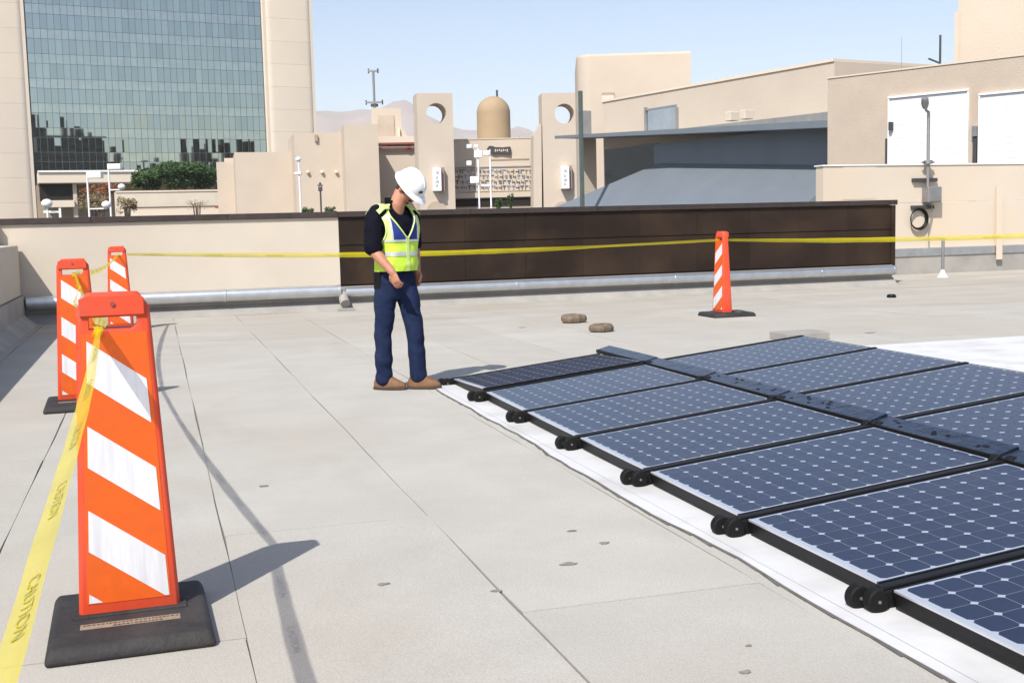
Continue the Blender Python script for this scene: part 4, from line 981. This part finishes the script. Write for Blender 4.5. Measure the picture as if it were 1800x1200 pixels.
def tail(p, dz, label, seed):
    rg = random.Random(seed); P = Vector(p)
    tape(label, [(P+Vector((0, 0, .03)), 90, .03), (P+Vector((.015, -.015, -dz*.3)), 70, .045), (P+Vector((-.02, -.01, -dz*.7)), 110, .05), (P+Vector((-.005, -.015, -dz)), 90, .02)], .3, 0, seed)
def loop(p, label, seed):
    m = MB(); P = Vector(p); n = 28; rg = random.Random(seed)
    for q in range(2):
        for i in range(n+1):
            a = 2*math.pi*i/n; c_ = P+Vector((.012*(q-1)+.006*math.sin(3*a), -.006+.050*math.cos(a), -.037+.026*math.sin(a)))
            m.v += [c_+Vector((-.010, 0, .003*q)), c_+Vector((.010, .001, -.003*q))]
    for q in range(2):
        for i in range(n): a = q*2*(n+1)+2*i; m.f.append((a, a+1, a+3, a+2))
    solo('tape_knot', m, 'tape_yellow', label, 'tape', 'tape knots on the handles', fix=False, smooth=True)
loop((-.205, 4.50, 1.125), 'yellow tape wrapped round the handle of the nearest barricade', 1)
loop((-.64, 10.42, 1.125), 'yellow tape wrapped round the handle of the middle barricade', 2)
loop((-.50, 18.05, 1.125), 'yellow tape wrapped round the handle of the farthest left barricade', 3)
tail((-.63, 10.34, 1.08), .30, 'loose olive tape tail hanging on the middle barricade', 7)

# ------------------------------------------------------------------ the worker
def person():
    PXY = (2.035, 10.13)
    ang = -math.atan2(PXY[0], PXY[1])
    o = thing('person', 'person in white hard hat, lime safety vest and jeans looking down at the panels', 'person', (PXY[0], PXY[1], 0)); o.rotation_euler = (0, 0, ang)
    phi = R(50); d = Vector((math.cos(phi), -math.sin(phi), 0)); r = Vector((d.y, -d.x, 0)); Z = Vector((0, 0, 1))
    r = Vector((-math.sin(phi), -math.cos(phi), 0))            # his right-hand side
    TC = Vector((-.03, 0, 0))
    def ring(z, a, b, fwd=0.0, n=40, e=2.3, side=0.0):
        out = []
        for k in range(n):
            t = 2*math.pi*k/n; c_, s_ = math.cos(t), math.sin(t)
            cc = math.copysign(abs(c_)**(2/e), c_); ss = math.copysign(abs(s_)**(2/e), s_)
            out.append(TC+d*(fwd+b*cc)+r*(a*ss+side)+Z*z)
        return out
    RS = TC+r*.205+Z*1.555; LS = TC-r*.200+Z*1.55
    RE = Vector((-.215, -.21, 1.235)); RW = Vector((-.055, -.30, 1.045)); 
    LE = Vector((.145, .20, 1.25)); LW = Vector((.16, .10, 1.03))
    hipR = Vector((-.115, -.045, .93)); hipL = Vector((.055, .045, .93))
    kR = Vector((-.155, -.045, .50)); aR = Vector((-.160, .01, .095))
    kL = Vector((.125, -.035, .50)); aL = Vector((.140, -.03, .095))
    dR = Vector((.93, -.36, 0)).normalized(); dL = Vector((.97, -.22, 0)).normalized()
    # head frame
    ph = R(36); pt = R(50); dh = Vector((math.cos(ph), -math.sin(ph), 0))
    hf = dh*math.cos(pt)-Z*math.sin(pt); hu = dh*math.sin(pt)+Z*math.cos(pt); hr = hf.cross(hu).normalized()
    HC = Vector((.102, -.064, 1.752))
    NB = TC+Z*1.56+d*.02
    def limb(m, pts, rad, seg=16):
        # smooth chain of rings with round ends
        P = [Vector(p) for p in pts]; m.tube(P, rad, seg)
        for p, q in zip(P, rad): m.ellipsoid(p, Vector((q, 0, 0)), Vector((0, q, 0)), Vector((0, 0, q)), 14, 8)
    # ---------------- body: one continuous mesh
    b = MB()
    b.ellipsoid(HC+hu*.028, hr*.078, hf*.100, hu*.098)                         # skull
    b.ellipsoid(HC-hu*.042+hf*.028, hr*.062, hf*.066, hu*.072)                 # jaw
    b.ellipsoid(HC-hu*.096+hf*.064, hr*.026, hf*.022, hu*.022)                 # chin
    b.ellipsoid(HC-hu*.018+hf*.104, hr*.014, hf*.022, hu*.026)                 # nose
    b.ellipsoid(HC-hu*.028+hf*.112, hr*.017, hf*.014, hu*.012)                 # nose tip
    b.ellipsoid(HC+hu*.012+hf*.090, hr*.052, hf*.014, hu*.010)                 # brow
    b.ellipsoid(HC-hu*.063+hf*.088, hr*.026, hf*.014, hu*.008); b.ellipsoid(HC-hu*.074+hf*.086, hr*.022, hf*.014, hu*.008)  # lips
    for s_ in (-1, 1):
        b.ellipsoid(HC-hu*.012+hr*.081*s_-hf*.008, hr*.010, hf*.020, hu*.032)  # ears
        b.ellipsoid(HC-hu*.022+hf*.066+hr*.042*s_, hr*.022, hf*.024, hu*.020)  # cheeks
    limb(b, [NB-Z*.04, NB+Z*.06+d*.035, HC-hu*.050-hf*.025], [.072, .068, .064])
    b.loft([ring(z, a_, b_, f_) for z, a_, b_, f_ in ((.84, .13, .09, 0), (.95, .145, .105, 0), (1.08, .14, .10, .01), (1.2, .145, .10, .01), (1.35, .16, .105, .015), (1.48, .165, .10, .01), (1.55, .13, .075, 0), (1.60, .06, .055, .0))])
    limb(b, [RS-r*.03, RS*.5+RE*.5, RE], [.058, .053, .047]); limb(b, [RE, RE*.6+RW*.4, RW], [.046, .047, .033])
    limb(b, [LS+r*.03, LS*.5+LE*.5, LE], [.058, .053, .045]); limb(b, [LE, LE*.6+LW*.4, LW], [.044, .044, .032])
    def hand(W, E_, palm_n, curl):
        ax = (W-E_).normalized(); ax = (ax*.6+Vector((.05, 0, -1))*.75).normalized()
        side = ax.cross(palm_n).normalized(); pn = side.cross(ax).normalized()
        c_ = W+ax*.05
        b.ellipsoid(W+ax*.015, side*.034, pn*.026, ax*.04); b.ellipsoid(c_, side*.042, pn*.020, ax*.055); b.ellipsoid(c_+ax*.02, side*.044, pn*.018, ax*.034)
        for k, (so, ln) in enumerate(((-.033, .070), (-.011, .080), (.011, .075), (.032, .060))):
            p0 = c_+ax*.036+side*so; dirv = ax; pts = [p0]; a_ = 0
            for q, f_ in enumerate((.44, .32, .24)):
                a_ += curl*(.55+.1*k if q == 0 else .8); dv = ax*math.cos(a_)+pn*math.sin(a_); pts.append(pts[-1]+dv*ln*f_)
            limb(b, pts, [.0105, .0100, .0095, .008], 10)
        th = c_-ax*.02-side*.036
        limb(b, [th, th-side*.022+ax*.028+pn*.016, th-side*.018+ax*.055+pn*.030, th-side*.006+ax*.074+pn*.036], [.0155, .0130, .0115, .009], 10)
    hand(RW, RE, Vector((.55, .75, 0)), .62); hand(LW, LE, Vector((-.6, -.6, 0)), .6)
    for hp, kn, an, dv in ((hipR, kR, aR, dR), (hipL, kL, aL, dL)):
        limb(b, [hp-Z*.0, hp*.5+kn*.5, kn, kn*.6+an*.4+Vector((-.012, 0, 0)), an], [.085, .075, .056, .058, .040])
        b.ellipsoid(an+dv*.055-Z*.045, dv*.10, dv.cross(Z)*.040, Z*.035)
    remesh_part('body', b, 'skin', o, voxel=.0068, smooth=2)
    # eyes, brows, moustache, hair
    for s_ in (-1, 1):
        lpart('eye', MB().ellipsoid(HC-hu*.004+hf*.090+hr*.032*s_, hr*.012, hf*.010, hu*.007, 10, 6), 'hair_dark', o, smooth=True)
        lpart('eyebrow', MB().ellipsoid(HC+hu*.018+hf*.099+hr*.032*s_, hr*.022, hf*.008, hu*.006, 10, 6), 'hair_dark', o, smooth=True)
    hm = MB(); hm.ellipsoid(HC-hu*.050+hf*.098, hr*.032, hf*.012, hu*.009, 14, 8)
    hm.ellipsoid(HC-hu*.085+hf*.086, hr*.020, hf*.014, hu*.016, 14, 8)
    lpart('moustache', hm, 'hair_dark', o, smooth=True)
    hm = MB(); hm.ellipsoid(HC+hu*.022-hf*.022, hr*.0825, hf*.086, hu*.090); hm.ellipsoid(HC-hu*.035-hf*.045, hr*.070, hf*.048, hu*.06)
    for s_ in (-1, 1): hm.ellipsoid(HC+hr*.074*s_+hf*.026-hu*.002, hr*.010, hf*.014, hu*.034)
    remesh_part('hair', hm, 'hair_dark', o, voxel=.009, smooth=2)
    # ---------------- hard hat
    hb = HC+hu*.040-hf*.004
    shell = MB(); rings = []; n = 40
    for j in range(13):
        t = j/12*math.pi/2*.985; rr = math.cos(t)**.86; zz = .136*math.sin(t)
        rings.append([hb+hr*(.125*rr*math.sin(2*math.pi*k/n))+hf*(.147*rr*math.cos(2*math.pi*k/n))+hu*(zz+.006*max(0, math.cos(2*2*math.pi*k/n))*math.sin(t)) for k in range(n)])
    shell.loft(rings); hat = lpart('hard_hat', shell, 'helmet_white', o, smooth=True, angle=50)
    br = MB(); rings = []
    for ex, zz in ((.0, .012), (.6, .002), (1.0, -.008), (1.0, -.013), (.6, -.006), (-.06, .0)):
        rings.append([hb+hr*((.125+.020*ex)*math.sin(2*math.pi*k/n))+hf*((.147+ex*(.018+.050*max(0, math.cos(2*math.pi*k/n))**1.5))*math.cos(2*math.pi*k/n))+hu*(zz-.010*ex*max(0, math.cos(2*math.pi*k/n))) for k in range(n)])
    br.loft(rings); lpart('brim', br, 'helmet_white', hat, smooth=True, angle=60)
    rd = MB(); pts = [hb+hf*(.147*math.cos(t)*.97)+hu*(.139*math.sin(t)+.002) for t in [math.pi*(.16+.68*i/14) for i in range(15)]]
    rd.tube(pts, [.004]+[.011]*13+[.004], 10); lpart('ridge', rd, 'helmet_white', hat, smooth=True)
    lg = hb+hf*.122+hu*.056; nn = (hf*.93+hu*.36).normalized(); 
    lpart('emblem', MB().obox(hb+hf*.134+hu*.055+hr*.03, hr*.026, nn*.004, (hu-hf*.4).normalized()*.012), 'sign_dark', hat, bevel=.003)
    # ---------------- navy shirt
    s = MB()
    s.loft([ring(z, a_, b_, f_, side=sd) for z, a_, b_, f_, sd in ((1.02, .158, .118, .005, 0), (1.10, .165, .128, .015, 0), (1.22, .172, .128, .018, 0), (1.35, .186, .128, .02, 0), (1.46, .196, .122, .012, 0), (1.53, .180, .098, .002, 0), (1.585, .120, .078, .0, 0), (1.625, .078, .070, .008, 0))])
    limb(s, [RS-r*.035-Z*.01, RS+r*.012-Z*.05, RS*.5+RE*.5+r*.012, RE+(RS-RE).normalized()*.03], [.082, .085, .083, .082], 20)
    limb(s, [LS+r*.035-Z*.01, LS-Z*.05, LS*.5+LE*.5, LE+(LS-LE).normalized()*.03], [.078, .078, .074, .072], 20)
    from mathutils import noise as nz
    def wr(amp, fr):
        return lambda c_, nm: nm*(amp*nz.noise(Vector((c_.x*fr, c_.y*fr, c_.z*fr*1.6))))
    remesh_part('shirt', s, 'navy_cloth', o, voxel=.011, smooth=4, disp=wr(.012, 11))
    cl = MB(); rings = []
    for f_, z in ((1.0, 1.585), (1.15, 1.60), (1.16, 1.675), (1.06, 1.68), (.92, 1.60)):
        rings.append([TC+d*(.012+.066*f_*math.cos(2*math.pi*k/28)+.012*max(0, math.cos(2*math.pi*k/28)))+r*(.072*f_*math.sin(2*math.pi*k/28))+Z*(z-.045*max(0, math.cos(2*math.pi*k/28))) for k in range(28)])
    cl.loft(rings); lpart('collar', cl, 'navy_cloth', o, smooth=True)
    # ---------------- jeans
    j = MB()
    j.loft([ring(z, a_, b_, f_) for z, a_, b_, f_ in ((.80, .150, .105, -.01), (.86, .172, .122, -.008), (.95, .180, .134, -.004), (1.03, .170, .128, 0), (1.09, .163, .124, .003))])
    for hp, kn, an in ((hipR, kR, aR), (hipL, kL, aL)):
        limb(j, [hp-Z*.03, hp*.72+kn*.28, hp*.4+kn*.6, kn, kn*.72+an*.28, kn*.4+an*.6, an+Z*.01], [.101, .102, .091, .079, .075, .074, .077], 22)
    def jd(c_, nm):
        fold = .012*nz.noise(Vector((c_.x*9+c_.z*7, c_.y*9-c_.z*4, c_.z*10)))*(1 if c_.z < .72 else .35)
        return nm*(fold+.008*nz.noise(Vector((c_.x*9, c_.y*9, c_.z*9))))
    remesh_part('jeans', j, 'denim', o, voxel=.010, smooth=4, disp=jd)
    bl = MB(); bl.loft([ring(z, a_, b_, .002) for z, a_, b_ in ((1.045, .172, .132), (1.05, .176, .136), (1.085, .176, .136), (1.09, .172, .132))]); lpart('belt', bl, 'sole_dark', o, smooth=True)
    hp = TC+r*.172-d*.030+Z*.965
    lpart('phone_pouch', MB().obox(hp, d*.044, r*.022, Z*.080), 'panel_black', o, bevel=.014, segs=3)
    # ---------------- boots
    for an, dv in ((aR, dR), (aL, dL)):
        sv = dv.cross(Z).normalized(); m = MB(); c0 = Vector((an.x, an.y, 0))
        m.loft([[c0+dv*(x+a_*math.cos(2*math.pi*k/22))+sv*(w_*math.sin(2*math.pi*k/22))+Z*z for k in range(22)] for x, a_, w_, z in ((.050, .150, .050, .022), (.050, .152, .052, .045), (.040, .140, .050, .070), (.018, .105, .048, .095), (.0, .070, .047, .125), (-.004, .062, .046, .18))])
        bt = remesh_part('boot', m, 'boot_leather', o, voxel=.008, smooth=4)
        sl = MB(); sl.loft([[c0+dv*(.050+a_*math.cos(2*math.pi*k/26))+sv*((w_*(1+.12*math.cos(2*math.pi*k/26)))*math.sin(2*math.pi*k/26))+Z*z for k in range(26)] for a_, w_, z in ((.150, .050, .002), (.158, .054, .006), (.157, .054, .026), (.150, .050, .030))])
        lpart('sole', sl, 'sole_dark', bt, smooth=True, angle=50)
    # ---------------- safety vest: shells over the torso, cut by region
    prof = [(1.045, .192, .156, .012), (1.10, .194, .158, .018), (1.18, .190, .150, .020), (1.28, .198, .150, .022), (1.38, .206, .150, .022), (1.46, .212, .142, .016), (1.52, .206, .122, .006), (1.565, .178, .104, .002), (1.60, .130, .088, .002), (1.622, .098, .080, .004)]
    def prof_at(z):
        for p, q in zip(prof, prof[1:]):
            if z <= q[0]: t = (z-p[0])/(q[0]-p[0]); return [p[i]+(q[i]-p[i])*t for i in range(4)]
        return prof[-1]
    def vp(th, z, off):
        _, a_, b_, f_ = prof_at(z); c_, s_ = math.cos(th), math.sin(th); e = 2.4
        cc = math.copysign(abs(c_)**(2/e), c_); ss = math.copysign(abs(s_)**(2/e), s_)
        w_ = .007*nz.noise(Vector((math.cos(th)*2.2, math.sin(th)*2.2, z*13)))
        return TC+d*(f_+(b_+off+w_)*cc)+r*((a_+off+w_)*ss)+Z*z
    NT, NZ = 120, 62; Z0, Z1 = 1.045, 1.622
    def armhole(t, z):
        u = (abs(t)-math.pi/2)/.62; v = (z-1.425)/.135
        return u*u+v*v < 1 or (abs(abs(t)-math.pi/2) < .50 and 1.40 < z < 1.535)
    def neck(t, z): return abs(t) < max(0, (z-1.335))*3.1 if z > 1.335 else False
    def region(name, m, test, off, th, parent=o):
        mb = MB(); idx = {}
        def vi(i, k):
            key = (i % NT, k)
            if key not in idx: idx[key] = len(mb.v); mb.v.append(vp(2*math.pi*(i % NT)/NT, Z0+(Z1-Z0)*k/NZ, off))
            return idx[key]
        for i in range(NT):
            for k in range(NZ):
                t = 2*math.pi*(i+.5)/NT; t = t-2*math.pi if t > math.pi else t; z = Z0+(Z1-Z0)*(k+.5)/NZ
                if armhole(t, z) or neck(t, z) or not test(t, z): continue
                mb.f.append((vi(i, k), vi(i+1, k), vi(i+1, k+1), vi(i, k+1)))
        me = make_mesh(name, mb, m, fix=False); ob = link(name, me, parent)
        sm = ob.modifiers.new('s', 'SOLIDIFY'); sm.thickness = th; sm.offset = 1
        md = evaluated(ob); ob.modifiers.clear(); ob.data = md; md.shade_smooth(); md.set_sharp_from_angle(angle=R(60)); return ob
    fr = lambda t: abs(t)
    vest = region('safety_vest', 'lime_mesh', lambda t, z: not (fr(t) < .66 and 1.305 < z < 1.54), 0, .004)
    region('chest_panel', 'vest_blue', lambda t, z: fr(t) < .66 and 1.305 < z < 1.54, 0, .004, vest)
    region('reflective_band', 'reflective_silver', lambda t, z: 1.175 < z < 1.212, .0045, .002, vest)
    region('reflective_band', 'reflective_silver', lambda t, z: 1.294 < z < 1.312, .0045, .002, vest)
    for sd_ in (-1, 1):
        region('reflective_strap', 'reflective_silver', lambda t, z: (.64 < t*sd_ < .75) and z > 1.315, .0045, .002, vest)
        region('pale_strap', 'lime_pale', lambda t, z: (.75 < t*sd_ < 1.32) and z > 1.315, .0045, .0015, vest)
    region('reflective_shoulder', 'reflective_silver', lambda t, z: 1.50 < z < 1.525, .0065, .002, vest)
    region('zip_placket', 'lime_pale', lambda t, z: fr(t) < .045 and z < 1.34, .0065, .002, vest)
    for s_ in (-1, 1):
        pts = [vp(s_*max(.02, (z-1.335)*3.1+.03), z, .008) for z in [1.335+.28*i/18 for i in range(19)]]
        lpart('neck_trim', MB().tube(pts, .0065, 8), 'lime_pale', vest, smooth=True)
        pts = []
        for i in range(41):
            a = 2*math.pi*i/40; pts.append(vp(s_*(math.pi/2+.62*math.cos(a)), min(1.56, 1.425+.135*math.sin(a)), .007))
        lpart('armhole_trim', MB().tube(pts, .008, 8), 'lime_pale', vest, smooth=True)
        # cap of the vest over each shoulder
        S = RS if s_ > 0 else LS
        m = MB(); n1 = 15; n2 = 9
        for i in range(n1):
            for k in range(n2):
                a = -1.02+2.04*i/(n1-1); q = -.09+.118*k/(n2-1)
                c_ = S+r*s_*q; hgt = .092*math.cos(a)-max(0, q+.03)*.75-.005; wd = .112*math.sin(a)*(1-.5*max(0, q+.03))
                m.v.append(c_+d*wd+Z*(hgt-.022))
        for i in range(n1-1):
            for k in range(n2-1): a = i*n2+k; m.f.append((a, a+1, a+n2+1, a+n2))
        ob = lpart('shoulder_panel', m, 'lime_pale', vest, fix=False); sm = ob.modifiers.new('s', 'SOLIDIFY'); sm.thickness = .006; sm.offset = 1
        md = evaluated(ob); ob.modifiers.clear(); ob.data = md; md.shade_smooth()
    return o
person()

# ------------------------------------------------------------------ desert air
hz = MB().box(-9500, 9500, -1500, 10500, ZG-1, 860)
ho = link('haze', make_mesh('haze', hz, 'street')); ho.data.materials.clear(); ho['kind'] = 'stuff'
hm_ = bpy.data.materials.new('desert_haze'); hm_.use_nodes = True; hn = hm_.node_tree.nodes; hn.remove(hn['Principled BSDF'])
pv = hn.new('ShaderNodeVolumePrincipled'); pv.inputs['Color'].default_value = (.985, .985, .99, 1); pv.inputs['Density'].default_value = 1.05e-4; pv.inputs['Anisotropy'].default_value = 0.0
hm_.node_tree.links.new(pv.outputs[0], hn['Material Output'].inputs['Volume']); ho.data.materials.append(hm_)
